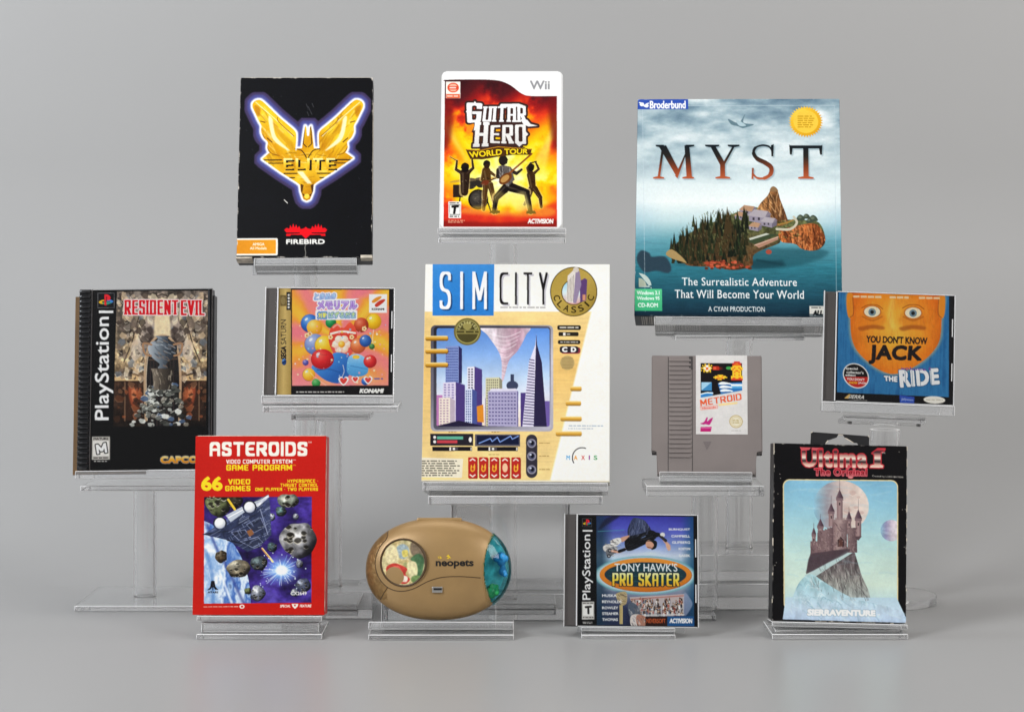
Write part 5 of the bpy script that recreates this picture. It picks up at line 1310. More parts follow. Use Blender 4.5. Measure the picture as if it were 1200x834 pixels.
    a.text('Ultima', [(160, 82), (406, 77), (406, 152), (160, 150)], met, bold=.03, space=1.12, outline=('#b9303a', 4), part='title_lettering')
    for p in ([(152, 76), (194, 77), (188, 86), (160, 90)], [(196, 77), (226, 78), (216, 88), (198, 86)], [(332, 140), (350, 144), (326, 166)]):
        a.poly(p, '#c9525a')
    one = a.mask([(424, 97), (446, 80), (472, 80), (466, 90), (456, 92), (456, 138), (466, 142), (464, 150), (416, 150), (418, 142), (432, 138), (432, 99)])
    a.edge(one, 4, '#b9303a', part='title_lettering'); a.paint(one, met)
    a.text('The Original', (206, 154, 404, 190), ('v', '#c02a36', '#7d1a24', '#e0a09a'), bold=.03, space=1.1, outline=('#d8606a', 2), part='title_lettering')
    a.text('TM', (460, 92, 472, 98), '#efe6dc', .02); a.text('Created by LORD BRITISH', [(424, 178), (540, 182), (540, 190), (424, 186)], '#ece6dc', .03)
    a.text('SIERRAVENTURE', [(178, 684), (436, 688), (436, 712), (176, 710)], '#f4f4ee', bold=.06, outline=('#9fb6c4', 2), part='publisher_mark'); a.text('TM', (440, 702, 452, 708), '#f4f4ee', .02)
    for k in range(16):
        x, y = rg.choice([rg.uniform(50, 88), rg.uniform(524, 552), rg.uniform(60, 550)]), rg.uniform(70, 720)
        if x < 88 or x > 524: a.poly(ell(x, y, 1.6, 1.4), '#a8a29a')
    a.wear(.45, 21)
    return a.done()

def art_disc():
    """lenticular picture in the toy's round window: plain patches of colour"""
    q = [(415 + x * .2039, 595 + y * .2039) for x, y in ((148, 190), (406, 190), (406, 454), (148, 454))]
    a = Art(q, '#c9bf9a'); a.frame(415, 595, .2039)
    m = a.full()
    a.paint(m, lambda u, v: a.ramp(noise(u.shape[0], u.shape[1], a.px(70), 5, 4) * 1.3 - .15, ['#4f6248', '#a3986e', '#dccf9e', '#c9b27c', '#7a8a5c']))
    a.blob([(330, 200), (400, 230), (404, 330), (360, 300), (320, 260)], '#6b5a4e', alpha=.8, soft=5); a.blob([(320, 300), (370, 270), (400, 310), (380, 400), (340, 380), (346, 330)], '#3f6a48', alpha=.85, soft=4); a.blob([(300, 330), (350, 320), (360, 390), (320, 410)], '#e2d8a8', soft=4)
    a.blob([(240, 230), (280, 214), (310, 240), (300, 290), (262, 300), (244, 270)], '#9fb0b4', soft=3); a.blob([(270, 254), (302, 250), (304, 284), (276, 290)], '#d9c86a', soft=2); a.blob([(170, 230), (220, 220), (250, 280), (230, 330), (180, 320)], '#e6d7a8', soft=5)
    a.blob([(176, 350), (220, 326), (270, 340), (300, 360), (290, 390), (316, 420), (290, 446), (250, 440), (216, 410), (186, 400)], '#c4433a', soft=2); a.blob([(210, 350), (250, 344), (266, 380), (236, 400), (212, 384)], '#e0685a', soft=2); a.blob([(262, 400), (300, 404), (296, 434), (262, 430)], '#efd9c8', soft=3); a.blob(ell(200, 396, 22, 20), '#efe2c4', soft=3); a.blob(ell(352, 420, 30, 24), '#77935a', soft=4)
    a.grain(m, 12, .2, 9)
    return a.done()

# ---------------------------------------------------------------- materials
def mat(name, col=(.5, .5, .5), rough=.5, spec=.5, metal=0, bump=None, var=None, coat=0):
    m = bpy.data.materials.new(name); m.use_nodes = True
    nt = m.node_tree; b = nt.nodes['Principled BSDF']
    c = col if not isinstance(col, str) else tuple(s2l(hexc(col)))
    b.inputs['Base Color'].default_value = (*c, 1)
    b.inputs['Roughness'].default_value = rough
    b.inputs['Specular IOR Level'].default_value = spec
    b.inputs['Metallic'].default_value = metal
    b.inputs['Coat Weight'].default_value = coat
    tc = nt.nodes.new('ShaderNodeTexCoord')
    if var:                                     # (scale, strength): uneven pigment
        n = nt.nodes.new('ShaderNodeTexNoise'); n.inputs['Scale'].default_value = var[0]; n.inputs['Detail'].default_value = 6
        r = nt.nodes.new('ShaderNodeValToRGB')
        r.color_ramp.elements[0].color = (*[max(x * (1 - var[1]), 0) for x in c], 1); r.color_ramp.elements[0].position = .3
        r.color_ramp.elements[1].color = (*[min(x * (1 + var[1]), 1) for x in c], 1); r.color_ramp.elements[1].position = .7
        nt.links.new(tc.outputs['Object'], n.inputs['Vector']); nt.links.new(n.outputs['Fac'], r.inputs['Fac']); nt.links.new(r.outputs['Color'], b.inputs['Base Color'])
    if bump:                                    # (scale, strength)
        n = nt.nodes.new('ShaderNodeTexNoise'); n.inputs['Scale'].default_value = bump[0]; n.inputs['Detail'].default_value = 4
        u = nt.nodes.new('ShaderNodeBump'); u.inputs['Strength'].default_value = bump[1]; u.inputs['Distance'].default_value = .001
        nt.links.new(tc.outputs['Object'], n.inputs['Vector']); nt.links.new(n.outputs['Fac'], u.inputs['Height']); nt.links.new(u.outputs['Normal'], b.inputs['Normal'])
    return m

def sheet_rough(m, z0, z1, r0, r1):
    """satin table top turning into matt paper where the sheet climbs"""
    nt = m.node_tree; g = nt.nodes.new('ShaderNodeNewGeometry'); s = nt.nodes.new('ShaderNodeSeparateXYZ'); k = nt.nodes.new('ShaderNodeMapRange')
    k.inputs[1].default_value, k.inputs[2].default_value, k.inputs[3].default_value, k.inputs[4].default_value = z0, z1, r0, r1
    nt.links.new(g.outputs['Position'], s.inputs[0]); nt.links.new(s.outputs['Z'], k.inputs[0]); nt.links.new(k.outputs[0], nt.nodes['Principled BSDF'].inputs['Roughness'])
    return m

def print_mat(name, rough, coat=0.0):
    m = mat(name, rough=rough, spec=.10, bump=(55, .05), coat=coat)
    nt = m.node_tree; a = nt.nodes.new('ShaderNodeAttribute'); a.attribute_name = 'pigment'
    nt.links.new(a.outputs['Color'], nt.nodes['Principled BSDF'].inputs['Base Color'])
    nt.nodes['Principled BSDF'].inputs['Coat Roughness'].default_value = .12
    return m

def clear_mat(name, tint=(.985, .99, .992), ior=1.49, rough=0.0, milk=.0):
    m = bpy.data.materials.new(name); m.use_nodes = True
    b = m.node_tree.nodes['Principled BSDF']
    b.inputs['Base Color'].default_value = (*tint, 1); b.inputs['Roughness'].default_value = rough
    b.inputs['IOR'].default_value = ior; b.inputs['Transmission Weight'].default_value = 1 - milk
    return m

def sheet_mat(name, tint=(.97, .98, .98), gloss=1.0, rough=.03):
    """thin clear sheet: straight-through view plus Fresnel sheen"""
    m = bpy.data.materials.new(name); m.use_nodes = True
    nt = m.node_tree; nt.nodes.remove(nt.nodes['Principled BSDF'])
    t = nt.nodes.new('ShaderNodeBsdfTransparent'); t.inputs[0].default_value = (*tint, 1)
    g = nt.nodes.new('ShaderNodeBsdfGlossy'); g.inputs['Roughness'].default_value = rough
    f = nt.nodes.new('ShaderNodeFresnel'); f.inputs['IOR'].default_value = 1.45
    k = nt.nodes.new('ShaderNodeMath'); k.operation = 'MULTIPLY'; k.inputs[1].default_value = gloss
    x = nt.nodes.new('ShaderNodeMixShader')
    nt.links.new(f.outputs[0], k.inputs[0]); nt.links.new(k.outputs[0], x.inputs[0]); nt.links.new(t.outputs[0], x.inputs[1]); nt.links.new(g.outputs[0], x.inputs[2])
    nt.links.new(x.outputs[0], nt.nodes['Material Output'].inputs['Surface'])
    return m

M = dict(
    card=print_mat('printed_card', .42), gloss=print_mat('glossy_print', .3), film=print_mat('wrapped_print', .22, .14),
    floor=sheet_rough(mat('grey_satin_sheet', (.375, .373, .371), rough=.30, spec=.42, var=(2.0, .015)), .0, .12, .36, .9),
    acrylic=clear_mat('clear_acrylic', (1, 1, 1), milk=.16), tube=clear_mat('clear_acrylic_tube', (1, 1, 1), milk=.03),
    panel=sheet_mat('clear_acrylic_sheet', (.955, .965, .97), .9), lid=sheet_mat('clear_case_lid', (1, 1, 1), .45, .04),
    edge=clear_mat('white_edge_gleam', (1, 1, 1), rough=.5, milk=.8), rail=mat('white_case_gleam', (.88, .88, .88), rough=.15, spec=.7),  # white colour stands in for light gleaming along clear edges
    black=mat('black_card', '#141316', rough=.42, var=(60, .4)), white=mat('white_plastic', (.82, .82, .81), rough=.3),
    cream=mat('cream_card', '#ece8dc', rough=.5, var=(20, .04)), red=mat('red_card', '#b81a14', rough=.4, var=(30, .1)),
    navy=mat('dark_blue_card', '#14222c', rough=.4, var=(30, .2)), paper=mat('worn_paper', '#cfc5b4', rough=.8, var=(90, .4)),
    hinge=mat('dark_grey_tray', '#55504e', rough=.35, var=(40, .08)), tray=mat('black_tray', '#18171a', rough=.35),
    tan=mat('tan_card', '#6b4d26', rough=.6, var=(40, .2)), ribs=mat('black_ribbed_plastic', '#151518', rough=.18, spec=.7),
    cart=mat('grey_cartridge_plastic', '#7e7572', rough=.45, bump=(900, .2), var=(24, .07)), cartdark=mat('dark_recess', '#3a3534', rough=.6),
    gold=mat('satin_gold_plastic', '#a58557', rough=.33, spec=.6, metal=.25, var=(38, .07), bump=(1100, .12)),
    collar=mat('textured_gold_collar', '#8f7146', rough=.38, metal=.5, bump=(260, 1.0), var=(160, .25)),
    seam=mat('dark_seam', '#4a3518', rough=.5), ink=mat('black_lettering', '#14110e', rough=.4), yellow=mat('yellow_lettering', '#e3c02a', rough=.4),
    silver=mat('silver_catch', '#c9c6c0', rough=.3, metal=.8), teal=sheet_mat('teal_dome', (.36, .86, .92), .8, .06),
    blue=mat('blue_resin', '#1f8fd0', rough=.3, spec=.6), green=mat('green_resin', '#22b35e', rough=.3, spec=.6), well=mat('pale_well', '#a6e2e8', rough=.5, var=(110, .5)),
    screw=mat('steel_screw', '#6d6b6a', rough=.25, metal=1), barcode=mat('barcode_paper', '#bdbab4', rough=.6),
)

# ---------------------------------------------------------------- mesh helpers
def link(name, me, material, parent=None):
    o = bpy.data.objects.new(name, me); COL.objects.link(o)
    if material is not None:
        me.materials.append(material)
    if parent is not None:
        o.parent = parent
    return o

def bm_obj(name, bm, material, parent=None, smooth_=False, xf=None):
    if xf is not None:
        bmesh.ops.transform(bm, matrix=xf, verts=bm.verts)
    bmesh.ops.recalc_face_normals(bm, faces=bm.faces)
    if smooth_:
        for e in bm.edges:
            e.smooth = len(e.link_faces) != 2 or e.calc_face_angle(0) < .7
    me = bpy.data.meshes.new(name); bm.to_mesh(me); bm.free()
    if smooth_:
        for p in me.polygons:
            p.use_smooth = True
    return link(name, me, material, parent)

def add_box(bm, x0, x1, y0, y1, z0, z1, bev=0.0, seg=2):
    r = bmesh.ops.create_cube(bm, size=1)
    vs = r['verts']
    for v in vs:
        v.co = Vector(((x0 + x1) / 2 + v.co.x * (x1 - x0), (y0 + y1) / 2 + v.co.y * (y1 - y0), (z0 + z1) / 2 + v.co.z * (z1 - z0)))
    if bev:
        es = list({e for v in vs for e in v.link_edges})
        bmesh.ops.bevel(bm, geom=es, offset=bev, segments=seg, affect='EDGES', profile=.5)
    return bm

def box(name, dims, material, parent, bev=0.0, xf=None, seg=2):
    return bm_obj(name, add_box(bmesh.new(), *dims, bev, seg), material, parent, xf=xf)

def add_lathe(bm, prof, n=48, cx=0, cy=0):
    """closed (r, z) profile turned about the vertical through cx, cy"""
    rings = []
    for k in range(n):
        t = 2 * math.pi * k / n
        rings.append([bm.verts.new((cx + r * math.cos(t), cy + r * math.sin(t), z)) for r, z in prof])
    m = len(prof)
    for k in range(n):
        a, b = rings[k], rings[(k + 1) % n]
        for i in range(m):
            j = (i + 1) % m
            if prof[i][0] < 1e-7 and prof[j][0] < 1e-7:
                continue
            try:
                bm.faces.new((a[i], a[j], b[j], b[i]))
            except ValueError:
                pass
    bmesh.ops.remove_doubles(bm, verts=bm.verts, dist=1e-7)
    return bm

def add_prism(bm, pts, y0, y1):
    """outline in x, z extruded along y"""
    f = [bm.verts.new((x, y0, z)) for x, z in pts]; g = [bm.verts.new((x, y1, z)) for x, z in pts]
    n = len(pts)
    bm.faces.new(f); bm.faces.new(g[::-1])
    for i in range(n):
        bm.faces.new((f[i], g[i], g[(i + 1) % n], f[(i + 1) % n]))
    return bm

def add_tube(bm, pts, r, n=8):
    pts = [Vector(p) for p in pts]; rings = []
    for i, p in enumerate(pts):
        d = (pts[min(i + 1, len(pts) - 1)] - pts[max(i - 1, 0)]).normalized()
        a = d.cross(Vector((0, 1, 0.01))).normalized(); b = d.cross(a)
        rings.append([bm.verts.new(p + a * r * math.cos(2 * math.pi * k / n) + b * r * math.sin(2 * math.pi * k / n)) for k in range(n)])
    for a, b in zip(rings[:-1], rings[1:]):
        for k in range(n):
            bm.faces.new((a[k], a[(k + 1) % n], b[(k + 1) % n], b[k]))
    bm.faces.new(rings[0][::-1]); bm.faces.new(rings[-1])
    return bm

def thing(name, label, cat, loc, rot=(0, 0, 0), group=None):
    o = bpy.data.objects.new(name, None); COL.objects.link(o)
    o.empty_display_size = .03
    o.location = loc; o.rotation_euler = rot
    o['label'] = label; o['category'] = cat
    if group:
        o['group'] = group
    return o

def sheet(art, name, x0, x1, z0, z1, y, material, parent, keep=None, subs=True, bow=0.0):
    """the printed sheet as a fine mesh; every named area becomes its own mesh under the sheet"""
    nx, ny = art.nx, art.ny
    xs = x0 + (np.arange(nx) + .5) / nx * (x1 - x0); zs = z1 - (np.arange(ny) + .5) / ny * (z1 - z0)
    xs[0], xs[-1], zs[0], zs[-1] = x0, x1, z1, z0
    X, Z = np.meshgrid(xs, zs)
    U = (X - x0) / (x1 - x0); W_ = (z1 - Z) / (z1 - z0)
    Y = y - bow * np.sin(math.pi * U) * np.sin(math.pi * np.clip(W_ * .9 + .05, 0, 1)) - bow * .25 * np.sin(5 * U + 7 * W_) * np.sin(math.pi * U) * np.sin(math.pi * W_)
    V = np.stack([X, Y, Z], -1).reshape(-1, 3)
    C = np.concatenate([art.out.reshape(-1, 3), np.ones((nx * ny, 1), np.float32)], 1)
    i = np.arange(nx * ny).reshape(ny, nx)
    Q = np.stack([i[:-1, :-1], i[1:, :-1], i[1:, 1:], i[:-1, 1:]], -1).reshape(-1, 4)
    pid = art.pid[:-1, :-1].reshape(-1)
    if keep is not None:
        cen = V[Q].mean(1); k = keep(cen[:, 0], cen[:, 2]); Q, pid = Q[k], pid[k]
    if not subs:
        pid = np.zeros_like(pid)
    root = None
    for nm, k in [(name, 0)] + sorted(art.names.items(), key=lambda t: t[1]):
        q = Q[pid == k]
        if len(q) == 0:
            continue
        u, inv = np.unique(q, return_inverse=True)
        me = bpy.data.meshes.new(nm)
        me.vertices.add(len(u)); me.vertices.foreach_set('co', V[u].astype(np.float32).ravel())
        me.loops.add(len(q) * 4); me.loops.foreach_set('vertex_index', inv.reshape(-1).astype(np.int32))
        me.polygons.add(len(q)); me.polygons.foreach_set('loop_start', np.arange(len(q), dtype=np.int32) * 4)
        me.update(calc_edges=True)
        at_ = me.color_attributes.new('pigment', 'FLOAT_COLOR', 'POINT')
        at_.data.foreach_set('color', C[u].astype(np.float32).ravel())
        o = link(nm, me, material, parent if root is None else root)
        if root is None:
            root = o
    return root

R = math.radians
POSE = {   # x, z of the lower front edge, distance from the lens, yaw, roll, lean, width, height
 'winged': (-.2357, .4033, 2.42, 2.0, -.20, 16.25, .1536, .2177), 'band': (-.0127, .4361, 2.40, -1.39, .10, 13.81, .1379, .1862),
 'island': (.2562, .3366, 2.42, -5.5, .24, 17.01, .2350, .2635), 'horror': (-.4144, .1652, 2.40, -.57, -.70, 7.51, .1516, .2048),
 'balloon': (-.2032, .2514, 2.36, 1.87, .31, 14.21, .1449, .1232), 'city': (.0036, .1560, 2.36, -2.89, .01, 11.48, .2086, .2452),
 'cart': (.2174, .1608, 2.38, -4.93, -.09, 13.14, .1238, .1362), 'quiz': (.4160, .2427, 2.36, -3.9, 1.87, 7.54, .1453, .1233),
 'space': (-.2694, .0252, 2.265, -1.77, -.22, 7.13, .1409, .1894), 'skate': (.1268, .0115, 2.27, -3.05, .11, 13.22, .1442, .1203),
 'castle': (.3472, .0178, 2.265, .5, 1.42, 5.47, .1429, .1874), 'toy': (-.0795, .0195, 2.262, 0, 0, 8.0, .1555, .1085),
}
def pose(k):
    x, z, d, yaw, roll, lean, w_, h_ = POSE[k]
    return (x, d - YOFF, z), (-R(lean), R(roll), R(yaw)), w_, h_

def pose_matrix(k):
    loc, rot, w_, h_ = pose(k)
    return Matrix.Translation(loc) @ Euler(rot).to_matrix().to_4x4()

# ---------------------------------------------------------------- the setting: grey table top running into a grey sweep
def sweep_profile():
    p = [(-2.3, 0), (-1.0, 0), (.22, 0)]
    r = .55
    for k in range(1, 25):
        t = math.pi / 2 * k / 24
        p.append((.22 + r * math.sin(t), r - r * math.cos(t)))
    return p + [(.77, 1.5), (.77, 2.6)]
bm = bmesh.new()
prof = sweep_profile()
rows = [[bm.verts.new((x, y, z)) for y, z in prof] for x in (-2.6, 2.6)]
for i in range(2, len(prof) - 1):
    bm.faces.new((rows[0][i], rows[1][i], rows[1][i + 1], rows[0][i + 1]))
for v in [v for v in bm.verts if not v.link_faces]:
    bm.verts.remove(v)
o = bm_obj('backdrop', bm, M['floor'], smooth_=True); o['kind'] = 'structure'
bm = bmesh.new(); vs = [bm.verts.new(c) for c in ((-2.6, -2.3, 0), (2.6, -2.3, 0), (2.6, .22, 0), (-2.6, .22, 0))]; bm.faces.new(vs)
o = bm_obj('floor', bm, M['floor']); o['kind'] = 'structure'

# ---------------------------------------------------------------- the boxed games
def carton(key, art, label, depth, body, printm, cat='game box', name='game_box', bev=.0012, extra=None):
    loc, rot, w_, h_ = pose(key)
    t = thing(name, label, cat, loc, rot)
    box('carton', (-w_ / 2, w_ / 2, 0, depth, 0, h_), body, t, bev)
    sheet(art, 'front_panel', -w_ / 2 + .0003, w_ / 2 - .0003, .0003, h_ - .0003, -.00035, printm, t, bow=.0011)
    return t, w_, h_

t, w_, h_ = carton('winged', art_winged(), 'worn black cardboard game box with a golden winged emblem', .032, M['black'], M['card'])
# torn paper at the lower corners and the upper edge, white bar of scuffed base
box('scuffed_corner', (-w_ / 2 - .0004, -w_ / 2 + .018, -.0006, .02, -.0006, .0012), M['paper'], t, .0004)
box('scuffed_corner', (w_ / 2 - .013, w_ / 2 + .0004, -.0007, .012, -.0006, .0030), M['paper'], t, .0004)
box('scuffed_edge', (-w_ / 2 + .004, w_ / 2 - .004, .0008, .005, h_ - .001, h_ + .0006), M['paper'], t, .0004)
box('scuffed_edge', (w_ / 2 - .001, w_ / 2 + .0006, .001, .006, .05, h_ - .03), M['paper'], t, .0004)

loc, rot, w_, h_ = pose('band')
t = thing('game_case', 'white plastic game case whose cover shows a rock band on stage before flames', 'game case', loc, rot)
bm = bmesh.new(); add_prism(bm, [(x, z) for x, z in rrect(-w_ / 2, 0, w_ / 2, h_, .005)], .0006, .0145)
bmesh.ops.bevel(bm, geom=[e for e in bm.edges if abs(e.verts[0].co.y - e.verts[1].co.y) < 1e-6], offset=.0012, segments=2, affect='EDGES')
bm_obj('case_shell', bm, M['white'], t)
sheet(art_band(), 'cover_sheet', -w_ / 2 + .001, w_ / 2 - .001, .001, h_ - .001, .0002, M['film'], t, keep=lambda x, z: (np.maximum(np.abs(x) - (w_ / 2 - .006), 0) ** 2 + np.maximum(np.abs(z - h_ / 2) - (h_ / 2 - .006), 0) ** 2) < .005 ** 2)
box('thumb_notch', (w_ / 2 - .0012, w_ / 2 + .0006, .004, .011, h_ * .42, h_ * .58), M['white'], t, .0004)
bm = bmesh.new(); add_prism(bm, [(x, z) for x, z in rrect(-w_ / 2 - .0008, -.0006, w_ / 2 + .0008, h_ + .0008, .005)], .0072, .0079)
bm_obj('case_seam', bm, M['white'], t)

t, w_, h_ = carton('island', art_island(), 'large game box with a rocky wooded island rising from a misty blue sea', .044, M['navy'], M['film'])
# bar code printed on the base
bm = bmesh.new(); rg = random.Random(3); x = -w_ / 2 + .008
while x < -w_ / 2 + .075:
    q = rg.uniform(.0006, .002); add_box(bm, x, x + q, .003, .036, -.0005, -.0002); x += q + rg.uniform(.0006, .0016)
bm_obj('barcode', bm, M['barcode'], t)
bm = bmesh.new(); x = w_ / 2 - .03
while x < w_ / 2 - .005:
    q = rg.uniform(.0006, .002); add_box(bm, x, x + q, .003, .036, -.0005, -.0002); x += q + rg.uniform(.0006, .0016)
bm_obj('barcode', bm, M['barcode'], t)

t, w_, h_ = carton('city', art_city(), 'large cream and yellow game box with skyscrapers and a tornado on a screen', .045, M['cream'], M['film'])
t, w_, h_ = carton('space', art_space(), 'bright red game box with a grey spaceship among asteroids', .028, M['red'], M['card'])
box('rubbed_edge', (-w_ / 2 + .002, w_ / 2 - .002, .0008, .002, h_ - .001, h_ + .0004), M['paper'], t, .0003)
box('rubbed_edge', (w_ / 2 - .001, w_ / 2 + .0004, .0008, .002, .004, h_ - .004), M['paper'], t, .0003)
t, w_, h_ = carton('castle', art_castle(), 'black game box with torn hang tab and a castle before a pink moon', .03, M['black'], M['card'])
tx = lambda q: (q - 303) / 509 * w_
tab = [(tx(188), h_ - .001), (tx(190), h_ + .0118), (tx(196), h_ + .0128), (tx(408), h_ + .0098), (tx(413), h_ + .0086), (tx(412), h_ - .001), (tx(372), h_ - .0005), (tx(366), h_ + .002), (tx(352), h_ + .0022), (tx(320), h_ + .0072), (tx(312), h_ + .0102), (tx(294), h_ + .0104), (tx(288), h_ + .0074), (tx(256), h_ + .0042), (tx(246), h_ + .0006), (tx(240), h_ - .001)]
bm = bmesh.new(); add_prism(bm, tab, .0008, .0016); tb = bm_obj('hang_tab', bm, M['black'], t)
bm = bmesh.new()
for a_, b_ in ((tab[1], tab[2]), (tab[3], tab[4]), (tab[10], tab[11]), (tab[13], tab[14]), (tab[8], tab[9])):
    add_tube(bm, [(a_[0], .0007, a_[1]), ((a_[0] + b_[0]) / 2, .0006, (a_[1] + b_[1]) / 2 + .0002), (b_[0], .0007, b_[1])], .0005, 6)
bm_obj('torn_paper', bm, M['paper'], tb)
bm = bmesh.new(); rg = random.Random(2)
bm.free()
for k in range(14):
    z = rg.uniform(.002, h_ - .004); l = rg.uniform(.001, .009); x = rg.choice([-1, 1]) * (w_ / 2 - .0001)
    box('worn_patch', (x - .0004, x + .0004, -.0004, .0008, z, min(z + l, h_)), M['paper'], t)
for k in range(8):
    x = rg.uniform(-w_ / 2, w_ / 2 - .012); box('worn_patch', (x, x + rg.uniform(.002, .012), -.0004, .0008, -.0003, .0003), M['paper'], t)

# ---------------------------------------------------------------- the compact disc cases
def disc_case(key, art, label, u0, v0, u1, v1, hinge=.085):
    loc, rot, w_, h_ = pose(key)
    t = thing('disc_case', label, 'disc case', loc, rot)
    X = lambda u: -w_ / 2 + u * w_
    box('back_tray', (X(.004), X(.992), .0042, .0098, .0006, h_ - .0006), M['tray'], t, .0005)
    st = box('hinge_strip', (X(0.006), X(hinge), .0008, .0040, .0012, h_ - .0012), M['hinge'], t, .0004)
    bm = bmesh.new()
    for k in range(3):
        add_box(bm, X(.006) + .0009 + k * .0009, X(.006) + .0013 + k * .0009, .0005, .0009, .003, h_ - .003)
    bm_obj('strip_ridges', bm, M['hinge'], st)
    sheet(art, 'booklet', X(u0), X(u1), (1 - v1) * h_, (1 - v0) * h_, .0026, M['gloss'], t)
    lid = box('front_lid', (X(hinge + .004), X(1), 0, .0014, 0, h_), M['lid'], t, .0004)
    box('lid_edge', (X(hinge + .006), X(hinge + .016), .0003, .0036, .0008, h_ - .0008), M['rail'], lid, .0003)  # white strip added for the bright line refracted at the clear lid's edge
    box('lid_edge', (X(.9915), X(1) - .0002, .0016, .0085, .0004, h_ - .0004), M['rail'], lid, .0003)
    box('lid_edge', (X(hinge + .02), X(.988), .0016, .0034, h_ - .0012, h_ - .0002), M['rail'], lid, .0003)
    box('lid_edge', (X(hinge + .02), X(.988), .0016, .0034, .0002, .0010), M['rail'], lid, .0003)
    box('hinge_cover', (X(0), X(hinge + .002), -.0001, .0005, 0, h_), M['lid'], t, .0002)
    box('base_edge', (X(0), X(.006), .0006, .0098, 0, h_), M['rail'], t, .0003)
    for f in (.22, .62):
        box('lid_tab', (X(.974), X(.982), .0016, .0024, h_ * f, h_ * (f + .16)), M['rail'], lid)
    return t
disc_case('balloon', art_balloon(), 'clear disc case with gold side band and pink cover full of balloons', .092, .012, .975, .988)
disc_case('quiz', art_quiz(), 'clear disc case with an orange face on a blue cover', .108, .008, .985, .99)
disc_case('skate', art_skate(), 'clear disc case with a skateboarder in the air over an orange oval badge', .108, .02, .99, .985)

# tall disc case with a ribbed spine
loc, rot, w_, h_ = pose('horror')
t = thing('disc_case', 'tall black disc case with ribbed spine and red title over a dim stone archway', 'disc case', loc, rot)
X = lambda u: -w_ / 2 + u * w_
box('back_tray', (X(.004), X(.996), .005, .024, .0006, h_ - .0006), M['tray'], t, .0006)
box('inlay_card', (X(0) - .0088, X(.5), .0215, .0262, -.0045, h_ - .006), M['tan'], t, .0004)
box('side_edge', (X(1) + .0004, X(1) + .0022, .004, .024, .001, h_ - .008), M['tray'], t, .0003)
sp = box('ribbed_spine', (X(0), X(.088), .002, .0048, 0, h_), M['ribs'], t, .0006)
for k in range(36):
    z = h_ * (k + .5) / 36
    bm = bmesh.new(); add_tube(bm, [(X(.008), .0016, z), (X(.02), .0002, z), (X(.06), .0002, z), (X(.075), .0016, z)], .0018, 8)
    bm_obj('rib', bm, M['ribs'], sp, True)
sheet(art_horror(), 'booklet', X(.1), X(.995), .0006, h_ - .0006, .003, M['gloss'], t)
lid = box('front_lid', (X(.092), X(1), 0, .0016, 0, h_), M['lid'], t, .0005)
box('lid_edge', (X(.093), X(.098), .0018, .0048, 0, h_), M['hinge'], lid, .0003)
box('lid_edge', (X(.9955), X(1), .0018, .0048, .0004, h_ - .0004), M['hinge'], lid, .0003)

# ---------------------------------------------------------------- the game cartridge
loc, rot, w_, h_ = pose('cart')
t = thing('game_cartridge', 'grey plastic game cartridge with ridged grip and white picture label', 'cartridge', loc, rot)
cx = lambda q: (q - 350) / 616 * w_
cz = lambda q: (725 - q) / 673 * h_
outl = [(42, 66), (46, 54), (100, 54), (104, 60), (136, 60), (138, 55), (592, 55), (596, 60), (640, 60), (644, 54), (654, 54), (658, 62), (658, 590), (622, 590), (622, 722), (75, 722), (75, 590), (42, 590)]
bm = bmesh.new(); add_prism(bm, [(cx(x), cz(y)) for x, y in outl[::-1]], 0, .0165)
bmesh.ops.bevel(bm, geom=[e for e in bm.edges if abs(e.verts[0].co.y - e.verts[1].co.y) < 1e-6 and e.verts[0].co.y < .001], offset=.0009, segments=2, affect='EDGES')
bm_obj('shell', bm, M['cart'], t)
bm = bmesh.new(); add_box(bm, cx(44), cx(76), .0008, .0155, cz(604), cz(589), .0004)
bm_obj('shoulder_recess', bm, M['cartdark'], t)
bm = bmesh.new(); add_box(bm, cx(621), cx(656), .0008, .0155, cz(604), cz(589), .0004)
bm_obj('shoulder_recess', bm, M['cartdark'], t)
bm = bmesh.new(); add_box(bm, cx(134), cx(137), -.0003, .001, cz(715), cz(62)); add_box(bm, cx(268), cx(271.5), -.0003, .001, cz(720), cz(62))
bm_obj('seam', bm, M['cartdark'], t)
gp = box('grip_panel', (cx(138), cx(268), -.0006, .001, cz(712), cz(64)), M['cart'], t, .0003)
bm = bmesh.new(); n = 22
for k in range(n):
    y = 76 + k * (640 - 76) / n
    add_box(bm, cx(140), cx(262), -.0021, -.0004, cz(y + 13), cz(y), .0006)
bm_obj('grip_ridges', bm, M['cart'], gp)
box('slot', (cx(252), cx(271), -.0012, .001, cz(132), cz(60)), M['cartdark'], t, .0002)
sheet(art_cart(), 'label', cx(290), cx(577), cz(496), cz(53), -.00025, M['card'], t)
bm = bmesh.new(); add_prism(bm, [(cx(330), cz(536)), (cx(375), cz(536)), (cx(350), cz(582))], -.0003, .0005)
bm_obj('arrow_mark', bm, mat('recessed_plastic', '#6d6463', rough=.6), t)

